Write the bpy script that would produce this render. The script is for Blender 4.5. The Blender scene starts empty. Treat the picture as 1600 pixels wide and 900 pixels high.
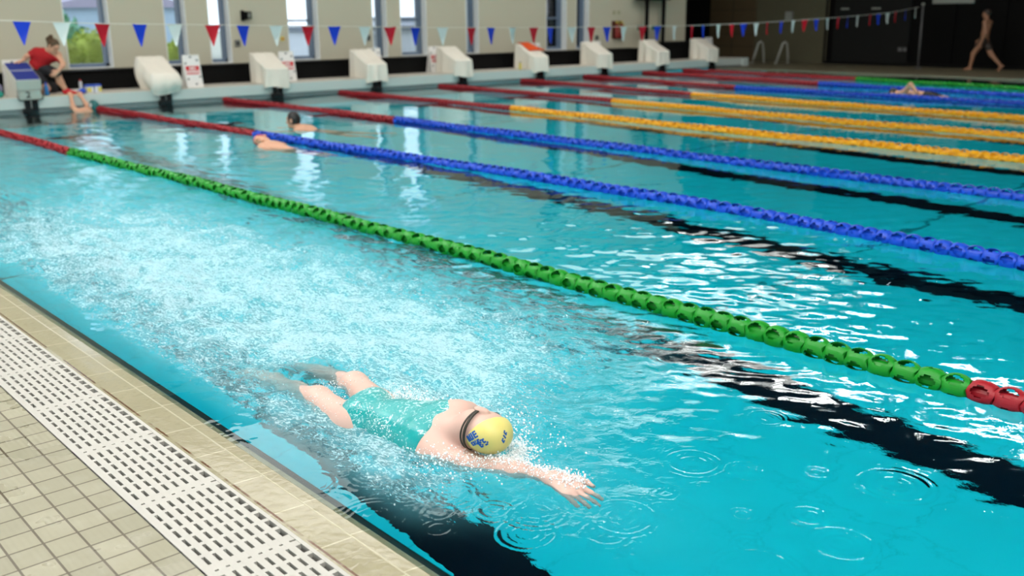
import bpy, bmesh, math, random
import numpy as np
from mathutils import Vector, Matrix, Euler

random.seed(7)
rng = np.random.default_rng(11)
scene = bpy.context.scene
col = scene.collection
LANE = 2.132
DEPTH = 1.92

# ------------------------------------------------------------------ helpers
def link(o):
    col.objects.link(o)
    return o

def tag(o, label=None, cat=None, group=None, kind=None):
    if label: o['label'] = label
    if cat: o['category'] = cat
    if group: o['group'] = group
    if kind: o['kind'] = kind
    return o

def empty(name, loc=(0, 0, 0), label=None, cat=None, group=None, rz=0.0):
    o = bpy.data.objects.new(name, None)
    o.empty_display_size = 0.1
    o.location = loc
    o.rotation_euler = (0, 0, rz)
    link(o)
    return tag(o, label, cat, group)

def mesh_obj(name, verts, faces, mats, parent=None, smooth=False, midx=None, uv=None):
    me = bpy.data.meshes.new(name)
    me.from_pydata([tuple(map(float, v)) for v in verts], [], [tuple(map(int, f)) for f in faces])
    if not isinstance(mats, (list, tuple)): mats = [mats]
    for m in mats: me.materials.append(m)
    if midx is not None: me.polygons.foreach_set('material_index', np.array(midx, dtype=np.int32))
    if smooth: me.polygons.foreach_set('use_smooth', np.ones(len(me.polygons), dtype=bool))
    me.update()
    o = bpy.data.objects.new(name, me)
    link(o)
    if parent is not None: o.parent = parent
    return o

class MB:
    """collects simple shapes into one mesh"""
    def __init__(s): s.v = []; s.f = []; s.m = []
    def add(s, vs, fs, m=0):
        b = len(s.v)
        s.v += [tuple(v) for v in vs]
        s.f += [tuple(i + b for i in f) for f in fs]
        s.m += [m] * len(fs)
        return s
    def box(s, x0, x1, y0, y1, z0, z1, m=0):
        vs = [(x, y, z) for z in (z0, z1) for y in (y0, y1) for x in (x0, x1)]
        return s.add(vs, [(0, 2, 3, 1), (4, 5, 7, 6), (0, 1, 5, 4), (2, 6, 7, 3), (0, 4, 6, 2), (1, 3, 7, 5)], m)
    def bbox(s, x0, x1, y0, y1, z0, z1, b=0.01, m=0):
        """box with chamfered edges"""
        bm = bmesh.new()
        bmesh.ops.create_cube(bm, size=1.0)
        for v in bm.verts:
            v.co = Vector(((x0 + x1) / 2 + v.co.x * (x1 - x0), (y0 + y1) / 2 + v.co.y * (y1 - y0), (z0 + z1) / 2 + v.co.z * (z1 - z0)))
        bmesh.ops.bevel(bm, geom=list(bm.edges), offset=b, segments=2, affect='EDGES', profile=0.6)
        bm.verts.index_update()
        s.add([v.co[:] for v in bm.verts], [[v.index for v in f.verts] for f in bm.faces], m)
        bm.free(); return s
    def prism(s, poly, axis, a, b, m=0):
        """poly of 2D points extruded along axis 0/1/2 from a to b"""
        n = len(poly)
        def P(p, t):
            if axis == 0: return (t, p[0], p[1])
            if axis == 1: return (p[0], t, p[1])
            return (p[0], p[1], t)
        vs = [P(p, a) for p in poly] + [P(p, b) for p in poly]
        fs = [tuple(range(n))[::-1], tuple(range(n, 2 * n))] + [(i, (i + 1) % n, n + (i + 1) % n, n + i) for i in range(n)]
        return s.add(vs, fs, m)
    def tube(s, pts, r, n=10, m=0, cap=True):
        pts = [Vector(p) for p in pts]
        rs = r if isinstance(r, (list, tuple)) else [r] * len(pts)
        vs = []; fs = []
        up = Vector((0.03, 0.05, 1)).normalized()
        for i, p in enumerate(pts):
            d = (pts[min(i + 1, len(pts) - 1)] - pts[max(i - 1, 0)]).normalized()
            a = d.cross(up)
            if a.length < 1e-3: a = d.cross(Vector((1, 0, 0)))
            a.normalize(); b = a.cross(d)
            for k in range(n):
                t = 2 * math.pi * k / n
                vs.append(p + (a * math.cos(t) + b * math.sin(t)) * rs[i])
        for i in range(len(pts) - 1):
            for k in range(n):
                fs.append((i * n + k, i * n + (k + 1) % n, (i + 1) * n + (k + 1) % n, (i + 1) * n + k))
        if cap:
            fs.append(tuple(range(n))[::-1]); fs.append(tuple((len(pts) - 1) * n + k for k in range(n)))
        return s.add(vs, fs, m)
    def lathe(s, prof, n=20, c=(0, 0, 0), m=0):
        """profile (r, z) turned about a vertical axis"""
        vs = []; fs = []
        for (r, z) in prof:
            for k in range(n):
                t = 2 * math.pi * k / n
                vs.append((c[0] + r * math.cos(t), c[1] + r * math.sin(t), c[2] + z))
        for i in range(len(prof) - 1):
            for k in range(n):
                fs.append((i * n + k, i * n + (k + 1) % n, (i + 1) * n + (k + 1) % n, (i + 1) * n + k))
        fs.append(tuple(range(n))[::-1]); fs.append(tuple((len(prof) - 1) * n + k for k in range(n)))
        return s.add(vs, fs, m)
    def build(s, name, mats, parent=None, smooth=False):
        return mesh_obj(name, s.v, s.f, mats, parent, smooth, s.m)

def sub(root, part, o):
    """o (world coordinates) becomes a sub-part of a part of root"""
    local(root, o); o.parent = part; return o

def local(parent, o):
    """o holds world coordinates: keep it in place under the empty parent"""
    M = Matrix.Translation(parent.location) @ Euler(parent.rotation_euler).to_matrix().to_4x4()
    o.data.transform(M.inverted()); o.parent = parent
    return o

# ---------------------------------------------------------------- materials
def mat(name, rgb, rough=0.5, metal=0.0, var=0.06, scale=8.0, bump=0.0, spec=0.4, trans=0.0, sheen=0.0, sss=0.0):
    m = bpy.data.materials.new(name); m.use_nodes = True
    nt = m.node_tree; N = nt.nodes; Lk = nt.links
    b = N['Principled BSDF']
    b.inputs['Roughness'].default_value = rough
    b.inputs['Metallic'].default_value = metal
    b.inputs['Specular IOR Level'].default_value = spec
    b.inputs['Transmission Weight'].default_value = trans
    if sss: 
        b.inputs['Subsurface Weight'].default_value = sss
        b.inputs['Subsurface Radius'].default_value = (0.02, 0.007, 0.004)
        b.inputs['Subsurface Scale'].default_value = 0.6
    tc = N.new('ShaderNodeTexCoord'); nz = N.new('ShaderNodeTexNoise')
    nz.inputs['Scale'].default_value = scale; nz.inputs['Detail'].default_value = 3
    Lk.new(tc.outputs['Object'], nz.inputs['Vector'])
    mx = N.new('ShaderNodeMix'); mx.data_type = 'RGBA'
    mx.inputs[6].default_value = (*[min(1, c * (1 - var)) for c in rgb], 1)
    mx.inputs[7].default_value = (*[min(1, c * (1 + var)) for c in rgb], 1)
    Lk.new(nz.outputs['Fac'], mx.inputs[0])
    Lk.new(mx.outputs[2], b.inputs['Base Color'])
    if bump:
        bp = N.new('ShaderNodeBump'); bp.inputs['Strength'].default_value = bump; bp.inputs['Distance'].default_value = 0.01
        Lk.new(nz.outputs['Fac'], bp.inputs['Height']); Lk.new(bp.outputs['Normal'], b.inputs['Normal'])
    return m

def emat(name, rgb, strength):
    m = bpy.data.materials.new(name); m.use_nodes = True
    nt = m.node_tree; nt.nodes.clear()
    e = nt.nodes.new('ShaderNodeEmission'); o = nt.nodes.new('ShaderNodeOutputMaterial')
    e.inputs['Color'].default_value = (*rgb, 1); e.inputs['Strength'].default_value = strength
    nt.links.new(e.outputs[0], o.inputs[0]); return m

def glass_pane(name):
    m = bpy.data.materials.new(name); m.use_nodes = True
    nt = m.node_tree; nt.nodes.clear(); N = nt.nodes
    t = N.new('ShaderNodeBsdfTransparent'); g = N.new('ShaderNodeBsdfGlossy'); g.inputs['Roughness'].default_value = 0.02
    t.inputs['Color'].default_value = (.93, .97, 1, 1)
    f = N.new('ShaderNodeFresnel'); f.inputs['IOR'].default_value = 1.45
    mx = N.new('ShaderNodeMixShader'); o = N.new('ShaderNodeOutputMaterial')
    L = nt.links
    L.new(f.outputs[0], mx.inputs[0]); L.new(t.outputs[0], mx.inputs[1]); L.new(g.outputs[0], mx.inputs[2]); L.new(mx.outputs[0], o.inputs[0])
    return m

class NT:
    """tiny node helper"""
    def __init__(s, m): s.m = m; s.t = m.node_tree; s.N = s.t.nodes; s.L = s.t.links
    def math(s, op, a, b=0.0, c=None):
        n = s.N.new('ShaderNodeMath'); n.operation = op
        for i, v in enumerate((a, b) if c is None else (a, b, c)):
            if hasattr(v, 'links') or hasattr(v, 'is_linked'): s.L.new(v, n.inputs[i])
            else: n.inputs[i].default_value = v
        return n.outputs[0]
    def xyz(s):
        tc = s.N.new('ShaderNodeTexCoord'); sp = s.N.new('ShaderNodeSeparateXYZ')
        s.L.new(tc.outputs['Object'], sp.inputs[0]); return sp.outputs, tc.outputs['Object']
    def mixc(s, fac, a, b):
        n = s.N.new('ShaderNodeMix'); n.data_type = 'RGBA'
        for i, v in ((0, fac), (6, a), (7, b)):
            if hasattr(v, 'is_linked'): s.L.new(v, n.inputs[i])
            elif i == 0: n.inputs[0].default_value = v
            else: n.inputs[i].default_value = (*v, 1)
        return n.outputs[2]
    def noise(s, vec, scale, detail=2, rough=0.5, dist=0.0):
        n = s.N.new('ShaderNodeTexNoise'); n.inputs['Scale'].default_value = scale; n.inputs['Detail'].default_value = detail
        n.inputs['Roughness'].default_value = rough; n.inputs['Distortion'].default_value = dist
        s.L.new(vec, n.inputs['Vector']); return n.outputs['Fac']
    def step(s, v, a, b):
        n = s.N.new('ShaderNodeMapRange'); n.interpolation_type = 'SMOOTHSTEP'
        s.L.new(v, n.inputs[0]); n.inputs[1].default_value = a; n.inputs[2].default_value = b
        return n.outputs[0]
    def line(s, coord, period, offset, half):
        """1 within half of a grid line"""
        t = s.math('SUBTRACT', coord, offset)
        t = s.math('DIVIDE', t, period)
        t = s.math('FRACT', s.math('ADD', t, 1000.5))
        t = s.math('ABSOLUTE', s.math('SUBTRACT', t, 0.5))
        return s.math('LESS_THAN', s.math('MULTIPLY', t, period), half)
    def band(s, coord, lo, hi):
        return s.math('MULTIPLY', s.math('GREATER_THAN', coord, lo), s.math('LESS_THAN', coord, hi))

def new_mat(name, rough=0.5):
    m = bpy.data.materials.new(name); m.use_nodes = True
    m.node_tree.nodes['Principled BSDF'].inputs['Roughness'].default_value = rough
    return m, NT(m), m.node_tree.nodes['Principled BSDF']

# pool tiles: cyan, faint joints, dark lane lines on the floor
def pool_material():
    m, n, b = new_mat('pool_tile', 0.35)
    (X, Y, Z), vec = n.xyz()
    nz = n.noise(vec, 1.1, 3)
    c = n.mixc(nz, POOL_A, POOL_B)
    jx = n.line(X, 0.5, 0.0, 0.006); jy = n.line(Y, 0.5, 0.0, 0.006)
    c = n.mixc(n.math('MULTIPLY', n.math('MAXIMUM', jx, jy), 0.25), c, (0.0, 0.36, 0.45))
    # movement joints across the floor
    wob = n.math('MULTIPLY', n.math('SUBTRACT', n.noise(vec, 3.0, 4), 0.5), 0.06)
    yw = n.math('ADD', Y, wob)
    for y0 in (-8.56, -12.4, -16.2, -4.7):
        c = n.mixc(n.math('MULTIPLY', n.band(yw, y0 - 0.022, y0 + 0.022), 0.75), c, (0.0, 0.10, 0.14))
    # lane lines
    t = n.math('DIVIDE', n.math('SUBTRACT', X, LANE / 2), LANE)
    t = n.math('ABSOLUTE', n.math('SUBTRACT', n.math('FRACT', n.math('ADD', t, 100.5)), 0.5))
    ln = n.math('LESS_THAN', n.math('MULTIPLY', t, LANE), 0.17)
    ln = n.math('MULTIPLY', ln, n.math('LESS_THAN', Y, -1.6))
    # cross bar of the T near the end wall
    tb = n.math('MULTIPLY', n.math('LESS_THAN', n.math('MULTIPLY', t, LANE), 0.45), n.band(Y, -1.9, -1.6))
    c = n.mixc(n.math('MAXIMUM', ln, tb), c, (0.000, 0.006, 0.014))
    n.L.new(c, b.inputs['Base Color'])
    b.inputs['Specular IOR Level'].default_value = 0.03
    return m
POOL_A = (0.006, 0.70, 0.86); POOL_B = (0.010, 0.78, 0.92)

def deck_material():
    m, n, b = new_mat('deck_tile', 0.34)
    (X, Y, Z), vec = n.xyz()
    px, py = 0.0885, 0.0975
    gx = n.line(X, px, -0.622, 0.0032); gy = n.line(Y, py, -13.113, 0.0032)
    g = n.math('MAXIMUM', gx, gy)
    # tone per tile
    cx = n.math('FLOOR', n.math('DIVIDE', n.math('SUBTRACT', X, -0.622), px)); cy = n.math('FLOOR', n.math('DIVIDE', n.math('SUBTRACT', Y, -13.113), py))
    cb = n.N.new('ShaderNodeCombineXYZ'); n.L.new(cx, cb.inputs[0]); n.L.new(cy, cb.inputs[1])
    wn = n.N.new('ShaderNodeTexWhiteNoise'); n.L.new(cb.outputs[0], wn.inputs['Vector'])
    c = n.mixc(wn.outputs['Value'], (0.270, 0.262, 0.180), (0.345, 0.332, 0.235))
    c = n.mixc(n.math('MULTIPLY', n.noise(vec, 30, 4), 0.35), c, (0.22, 0.21, 0.14))
    c = n.mixc(g, c, (0.085, 0.070, 0.040))
    n.L.new(c, b.inputs['Base Color'])
    ridge = n.math('SINE', n.math('MULTIPLY', X, 2 * math.pi / (px / 5)))
    wet = n.step(n.noise(vec, 5.0, 3), 0.45, 0.62)
    n.L.new(n.math('SUBTRACT', 0.5, n.math('MULTIPLY', wet, 0.26)), b.inputs['Roughness'])
    h = n.math('SUBTRACT', n.math('MULTIPLY', ridge, 0.12), g)
    bp = n.N.new('ShaderNodeBump'); bp.inputs['Distance'].default_value = 0.003; bp.inputs['Strength'].default_value = 0.6
    n.L.new(h, bp.inputs['Height']); n.L.new(bp.outputs[0], b.inputs['Normal'])
    return m

def coping_material():
    m, n, b = new_mat('coping_tile', 0.12)
    (X, Y, Z), vec = n.xyz()
    c = n.mixc(n.noise(vec, 6, 4), (0.285, 0.262, 0.165), (0.345, 0.320, 0.210))
    c = n.mixc(n.math('MULTIPLY', n.step(n.noise(vec, 45, 3), 0.5, 0.75), 0.35), c, (0.24, 0.21, 0.13))
    j1 = n.line(Y, 0.251, -13.716, 0.0028)
    j1 = n.math('MULTIPLY', j1, n.math('LESS_THAN', X, -0.163))
    j2 = n.math('MULTIPLY', n.line(Y, 0.251, -13.70, 0.0028), n.math('GREATER_THAN', X, -0.163))
    gv = n.band(X, -0.167, -0.160)
    g = n.math('MAXIMUM', n.math('MAXIMUM', j1, j2), gv)
    c = n.mixc(g, c, (0.47, 0.44, 0.31))
    # rusty dirt in the crack beside the grating
    crack = n.math('MULTIPLY', n.band(X, -0.2685, -0.2605), n.step(n.noise(vec, 9, 3), 0.40, 0.55))
    c = n.mixc(crack, c, (0.11, 0.045, 0.015))
    n.L.new(c, b.inputs['Base Color'])
    wv = n.noise(vec, 28, 3, 0.5, 1.0)
    bp = n.N.new('ShaderNodeBump'); bp.inputs['Distance'].default_value = 0.004; bp.inputs['Strength'].default_value = 0.35
    n.L.new(wv, bp.inputs['Height']); n.L.new(bp.outputs[0], b.inputs['Normal'])
    return m

def water_material():
    m = bpy.data.materials.new('pool_water'); m.use_nodes = True
    n = NT(m); n.N.clear()
    (X, Y, Z), vec = n.xyz()
    at = n.N.new('ShaderNodeAttribute'); at.attribute_name = 'foam'; foam = at.outputs['Fac']
    at2 = n.N.new('ShaderNodeAttribute'); at2.attribute_name = 'chop'; chop = at2.outputs['Fac']
    gl = n.N.new('ShaderNodeBsdfGlass'); gl.inputs['IOR'].default_value = 1.333; gl.inputs['Roughness'].default_value = 0.0
    gl.inputs['Color'].default_value = (0.93, 1.0, 1.0, 1)
    h = n.math('MULTIPLY', n.noise(vec, 38, 3, 0.6, 0.6), chop)
    h = n.math('ADD', h, n.math('MULTIPLY', n.noise(vec, 9, 2), 0.25))
    bp = n.N.new('ShaderNodeBump'); bp.inputs['Distance'].default_value = 0.010; bp.inputs['Strength'].default_value = 0.55
    n.L.new(h, bp.inputs['Height']); n.L.new(bp.outputs[0], gl.inputs['Normal'])
    # bubbles and broken white water
    df = n.N.new('ShaderNodeBsdfDiffuse'); df.inputs['Color'].default_value = (0.56, 0.80, 0.83, 1)
    tl = n.N.new('ShaderNodeBsdfTranslucent'); tl.inputs['Color'].default_value = (0.32, 0.80, 0.85, 1)
    fm = n.N.new('ShaderNodeMixShader'); fm.inputs[0].default_value = 0.45
    n.L.new(df.outputs[0], fm.inputs[1]); n.L.new(tl.outputs[0], fm.inputs[2])
    mp = n.N.new('ShaderNodeMapping'); mp.inputs['Scale'].default_value = (1.0, 0.55, 1); mp.inputs['Rotation'].default_value = (0, 0, 0.5)
    n.L.new(vec, mp.inputs[0])
    p1 = n.noise(mp.outputs[0], 5.0, 4, 0.6, 1.2)
    p2 = n.noise(mp.outputs[0], 55, 3, 0.65, 1.5)
    p3 = n.noise(mp.outputs[0], 170, 2, 0.6, 0.5)
    v = n.math('ADD', n.math('ADD', n.math('MULTIPLY', p1, 0.28), n.math('MULTIPLY', p2, 0.62)), n.math('MULTIPLY', p3, 0.22))
    v = n.math('ADD', v, n.math('MULTIPLY', n.math('SUBTRACT', foam, 1.0), 0.36))
    fac = n.math('MULTIPLY', n.step(v, 0.41, 0.62), 0.88)
    speck = fac
    air = n.math('MULTIPLY', n.math('POWER', foam, 1.3), n.math('ADD', 0.34, n.math('MULTIPLY', n.step(p1, 0.35, 0.7), 0.32)))
    fac = n.math('MAXIMUM', fac, air)
    n.L.new(n.mixc(speck, (0.22, 0.74, 0.86), (0.80, 0.97, 1.0)), df.inputs['Color'])
    n.L.new(n.mixc(speck, (0.10, 0.70, 0.84), (0.55, 0.95, 1.0)), tl.inputs['Color'])
    mx = n.N.new('ShaderNodeMixShader')
    n.L.new(fac, mx.inputs[0]); n.L.new(gl.outputs[0], mx.inputs[1]); n.L.new(fm.outputs[0], mx.inputs[2])
    o = n.N.new('ShaderNodeOutputMaterial'); n.L.new(mx.outputs[0], o.inputs[0])
    return m

M = {}
def mk(name, *a, **k): M[name] = mat(name, *a, **k)
mk('wall_beige', (0.50, 0.475, 0.36), 0.75, var=0.02, scale=1.5)
mk('wall_white', (0.62, 0.62, 0.60), 0.8, var=0.02)
mk('ceiling_dark', (0.035, 0.033, 0.030), 0.8)
mk('wall_dark', (0.002, 0.002, 0.002), 0.8, spec=0.1)
mk('wall_black', (0.004, 0.004, 0.004), 0.8, spec=0.1)
mk('panel_grey', (0.007, 0.0075, 0.007), 0.7, spec=0.15)
mk('wall_olive', (0.085, 0.080, 0.050), 0.8, spec=0.1)
mk('door_brown', (0.07, 0.048, 0.022), 0.6)
mk('door_line', (0.02, 0.014, 0.008), 0.6)
mk('bulkhead', (0.52, 0.60, 0.57), 0.35, var=0.03, scale=2)
mk('bulk_top', (0.62, 0.58, 0.50), 0.5, var=0.05, scale=5)
mk('recess', (0.20, 0.25, 0.25), 0.5)
mk('black_matt', (0.005, 0.005, 0.005), 0.7, spec=0.1)
mk('black_gloss', (0.008, 0.009, 0.010), 0.25)
mk('black_tile', (0.012, 0.013, 0.015), 0.3)
mk('grate', (0.46, 0.455, 0.415), 0.4, var=0.04, scale=12)
mk('channel', (0.05, 0.05, 0.05), 0.8)
mk('cover', (0.80, 0.76, 0.66), 0.6, var=0.06, scale=5, bump=0.25)
mk('block_white', (0.72, 0.71, 0.64), 0.35)
mk('block_panel', (0.36, 0.43, 0.38), 0.35)
mk('block_blue', (0.012, 0.03, 0.24), 0.55, bump=0.3, scale=90)
mk('grey_stripe', (0.30, 0.32, 0.42), 0.5)
mk('digit', (0.05, 0.05, 0.045), 0.5)
mk('sign_white', (0.78, 0.77, 0.74), 0.45)
mk('sign_red', (0.60, 0.02, 0.025), 0.45)
mk('flag_blue', (0.004, 0.045, 0.60), 0.55)
mk('flag_red', (0.52, 0.004, 0.02), 0.55)
mk('flag_white', (0.66, 0.76, 0.74), 0.55)
mk('cord', (0.70, 0.70, 0.62), 0.6)
mk('float_green', (0.003, 0.24, 0.012), 0.38, var=0.1, scale=30)
mk('float_blue', (0.005, 0.065, 0.55), 0.38, var=0.1, scale=30)
mk('float_red', (0.30, 0.006, 0.014), 0.38, var=0.1, scale=30)
mk('float_yellow', (0.95, 0.42, 0.006), 0.38, var=0.1, scale=30)
mk('steel', (0.55, 0.56, 0.57), 0.3, metal=1.0)
mk('rail_white', (0.34, 0.35, 0.31), 0.4)
mk('pole_grey', (0.10, 0.10, 0.10), 0.5)
mk('frame_dark', (0.13, 0.18, 0.25), 0.4)
mk('reveal', (0.74, 0.76, 0.74), 0.6)
mk('skin', (0.63, 0.42, 0.35), 0.42, var=0.08, scale=14)
mk('skin_tan', (0.30, 0.15, 0.085), 0.5, var=0.06, scale=14)
mk('skin_warm', (0.62, 0.34, 0.22), 0.5, var=0.06, scale=14)
mk('skin_pale', (0.70, 0.52, 0.42), 0.45, var=0.06, scale=14)
mk('suit_teal', (0.003, 0.27, 0.27), 0.35, var=0.10, scale=25, bump=0.2)
mk('cap_yellow', (0.74, 0.64, 0.20), 0.32, var=0.08, scale=20, bump=0.25)
mk('cap_teal', (0.012, 0.12, 0.12), 0.35)
mk('cap_black', (0.010, 0.012, 0.012), 0.4)
mk('cap_red', (0.42, 0.02, 0.03), 0.4)
mk('cap_white', (0.7, 0.72, 0.7), 0.4)
mk('print_blue', (0.01, 0.10, 0.42), 0.4)
mk('strap', (0.03, 0.028, 0.02), 0.45)
mk('hair_brown', (0.075, 0.042, 0.018), 0.6, var=0.3, scale=40, bump=0.6)
mk('hair_dark', (0.03, 0.02, 0.015), 0.6, var=0.3, scale=40)
mk('shirt_red', (0.40, 0.006, 0.010), 0.75, bump=0.3, scale=25)
mk('shorts_black', (0.012, 0.012, 0.016), 0.7)
mk('shoe_red', (0.55, 0.008, 0.02), 0.5)
mk('lens_dark', (0.02, 0.03, 0.04), 0.1)
mk('towel_orange', (0.72, 0.085, 0.012), 0.85, bump=0.5, scale=60)
mk('bottle_blue', (0.02, 0.16, 0.42), 0.3)
mk('bag_blue', (0.01, 0.06, 0.45), 0.5)
mk('label_yellow', (0.60, 0.52, 0.10), 0.5)
mk('label_white', (0.60, 0.64, 0.70), 0.5)
mk('bag_black', (0.008, 0.008, 0.010), 0.7)
mk('purple_grey', (0.25, 0.22, 0.34), 0.7)
mk('board_white', (0.72, 0.74, 0.68), 0.5)
mk('board_green', (0.12, 0.28, 0.20), 0.5)
mk('yellow_edge', (0.55, 0.42, 0.05), 0.5)
mk('ext_red', (0.22, 0.02, 0.015), 0.4)
mk('ext_back', (0.10, 0.03, 0.02), 0.5)
mk('house_blue', (0.48, 0.63, 0.78), 0.8)
mk('house_white', (0.70, 0.75, 0.82), 0.8)
mk('house_purple', (0.42, 0.39, 0.52), 0.8)
mk('house_dark', (0.20, 0.23, 0.27), 0.6)
mk('bush_yellow', (0.52, 0.62, 0.13), 0.8, var=0.35, scale=4)
mk('bush_green', (0.20, 0.48, 0.30), 0.8, var=0.35, scale=4)
mk('ground_pale', (0.38, 0.40, 0.34), 0.9, var=0.15, scale=2)
mk('teal_item', (0.02, 0.30, 0.24), 0.5)
mk('green_sign', (0.01, 0.11, 0.07), 0.5)
mk('socket', (0.16, 0.17, 0.16), 0.5)
mk('sign_dim', (0.22, 0.23, 0.20), 0.5)
mk('drop_white', (0.93, 0.97, 0.98), 0.12, var=0.02)
def suit_material():
    m, n, b = new_mat('suit_teal_wet', 0.3)
    (X, Y, Z), vec = n.xyz()
    c = n.mixc(n.noise(vec, 22, 3), (0.0, 0.27, 0.28), (0.0, 0.37, 0.37))
    fr = n.step(n.math('ADD', n.noise(vec, 48, 4, 0.65, 1.5), n.math('MULTIPLY', n.noise(vec, 9, 2), 0.35)), 0.69, 0.86)
    c = n.mixc(n.math('MULTIPLY', fr, 0.8), c, (0.70, 0.93, 0.93))
    n.L.new(c, b.inputs['Base Color'])
    bp = n.N.new('ShaderNodeBump'); bp.inputs['Distance'].default_value = 0.006; bp.inputs['Strength'].default_value = 0.5
    n.L.new(n.noise(vec, 40, 3), bp.inputs['Height']); n.L.new(bp.outputs[0], b.inputs['Normal'])
    return m
M['suit_teal'] = suit_material()
M['pool'] = pool_material(); M['deck'] = deck_material(); M['coping'] = coping_material(); M['water'] = water_material()
M['pane'] = glass_pane('window_pane')
M['panel_glow'] = emat('ceiling_panel_glow', (1.0, 0.97, 0.92), 3.0)  # broad fill added over the near lanes, no such panels known
M['strip_glow'] = emat('ceiling_strip_glow', (1.0, 0.97, 0.92), 48.0)
M['end_glow'] = emat('ceiling_end_glow', (1.0, 0.97, 0.92), 2.9)  # added to brighten the end wall, not a known lamp
M['strip_far'] = emat('ceiling_strip_far_glow', (1.0, 0.98, 0.95), 46.0)
M['window_glow'] = emat('side_window_daylight', (0.88, 0.95, 1.0), 1.6)  # unseen glowing sheet added in the side wall to light the pool

# ------------------------------------------------------------ camera, world
cam = bpy.data.cameras.new('camera'); co = bpy.data.objects.new('camera', cam); link(co)
YAW, PITCH, ROLL, FPX = 0.7243, -0.26924, -0.00882, 1534.4
fw = Vector((math.sin(YAW) * math.cos(PITCH), math.cos(YAW) * math.cos(PITCH), math.sin(PITCH)))
r0 = Vector((math.cos(YAW), -math.sin(YAW), 0)); u0 = r0.cross(fw)
rr = r0 * math.cos(ROLL) + u0 * math.sin(ROLL); uu = -r0 * math.sin(ROLL) + u0 * math.cos(ROLL)
R = Matrix((rr, uu, -fw)).transposed()
co.matrix_world = Matrix.Translation((-1.4144, -16.2918, 1.3575)) @ R.to_4x4()
cam.sensor_width = 36.0; cam.lens = FPX / 1600 * 36.0
cam.clip_start = 0.05; cam.clip_end = 300
cam.dof.use_dof = True; cam.dof.focus_distance = 3.25; cam.dof.aperture_fstop = 2.6
scene.camera = co

w = bpy.data.worlds.new('sky'); scene.world = w; w.use_nodes = True
nt = w.node_tree; bg = nt.nodes['Background']
tc = nt.nodes.new('ShaderNodeTexCoord'); nz = nt.nodes.new('ShaderNodeTexNoise'); nz.inputs['Scale'].default_value = 2.5; nz.inputs['Detail'].default_value = 4
mx = nt.nodes.new('ShaderNodeMix'); mx.data_type = 'RGBA'
mx.inputs[6].default_value = (0.78, 0.88, 1.0, 1); mx.inputs[7].default_value = (1, 1, 1, 1)
nt.links.new(tc.outputs['Generated'], nz.inputs['Vector']); nt.links.new(nz.outputs['Fac'], mx.inputs[0]); nt.links.new(mx.outputs[2], bg.inputs['Color'])
bg.inputs['Strength'].default_value = 2.0

vs = scene.view_settings
scene.display_settings.display_device = 'sRGB'
vs.view_transform = 'Standard'; vs.look = 'None'; vs.gamma = 1.0; vs.use_curve_mapping = False; vs.exposure = 0.0
cy = scene.cycles
cy.max_bounces = 14; cy.diffuse_bounces = 4; cy.glossy_bounces = 4; cy.transmission_bounces = 8; cy.transparent_max_bounces = 8
cy.caustics_reflective = True; cy.caustics_refractive = True; cy.blur_glossy = 0.6
cy.sample_clamp_indirect = 12.0
cy.use_denoising = True
try:
    cy.denoiser = 'OPENIMAGEDENOISE'; cy.denoising_input_passes = 'RGB_ALBEDO_NORMAL'; cy.denoising_prefilter = 'ACCURATE'
except Exception: pass

# ------------------------------------------------------------- room shell
XN, XF, YB, YE, ZC = -5.0, 23.9, -27.0, 1.3, 5.5
PX1, PYN = 20.25, -26.0           # far edge and near end of the pool
b = MB()
b.box(XN, -0.548, YB, 0.0, -0.25, 0.012)                 # near deck
floor = b.build('floor', M['deck']); tag(floor, kind='structure')
b = MB()
b.box(PX1, XF + 0.3, YB, 6.2, -0.25, 0.02)
b.box(XN, PX1, YB, PYN, -0.25, 0.012)
b.box(-0.548, PX1, 0.9, 6.2, -0.25, 0.02)
tag(b.build('floor', mat('far_deck', (0.14, 0.122, 0.075), 0.45, var=0.08, scale=5)), kind='structure')

# pool basin (open box, faces inwards)
v = [(-0.061, PYN, -DEPTH), (PX1, PYN, -DEPTH), (PX1, 0.0, -DEPTH), (-0.061, 0.0, -DEPTH),
     (-0.061, PYN, -0.035), (PX1, PYN, 0.02), (PX1, 0.0, 0.02), (-0.061, 0.0, -0.035)]
tag(mesh_obj('pool_basin', v, [(0, 1, 2, 3), (4, 5, 1, 0), (5, 6, 2, 1), (6, 7, 3, 2), (7, 4, 0, 3)], M['pool']), kind='structure')
# coping along the near side: gentle beach that dips below the water
prof = [(-0.278, 0.012), (-0.2615, 0.010), (-0.225, 0.009), (-0.167, 0.006), (-0.163, 0.005), (-0.120, 0.001), (-0.098, -0.006)]
vs_, fs_ = [], []
for (x, z) in prof: vs_ += [(x, PYN, z), (x, 0.0, z)]
for i in range(len(prof) - 1): fs_.append((2 * i, 2 * i + 2, 2 * i + 3, 2 * i + 1))
vs_ += [(prof[0][0], PYN, -0.12), (prof[0][0], 0, -0.12)]; fs_.append((0, 1, len(vs_) - 1, len(vs_) - 2))
tag(mesh_obj('trim_1', vs_, fs_, M['coping']), kind='structure')
b = MB(); b.prism([(-0.098, -0.006), (-0.098, -0.08), (-0.060, -0.08), (-0.060, -0.040), (-0.090, -0.022)], 1, PYN, 0.0)
tag(b.build('trim_2', M['black_tile']), kind='structure')
b = MB(); b.box(PX1 - 0.02, PX1 + 0.10, PYN, 0.0, -0.02, 0.03); b.box(PX1 - 0.03, PX1, PYN, 0.0, -0.10, -0.004, 1)
tag(b.build('trim_3', [mat('far_coping', (0.17, 0.17, 0.12), 0.4), M['black_tile']]), kind='structure')

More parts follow.
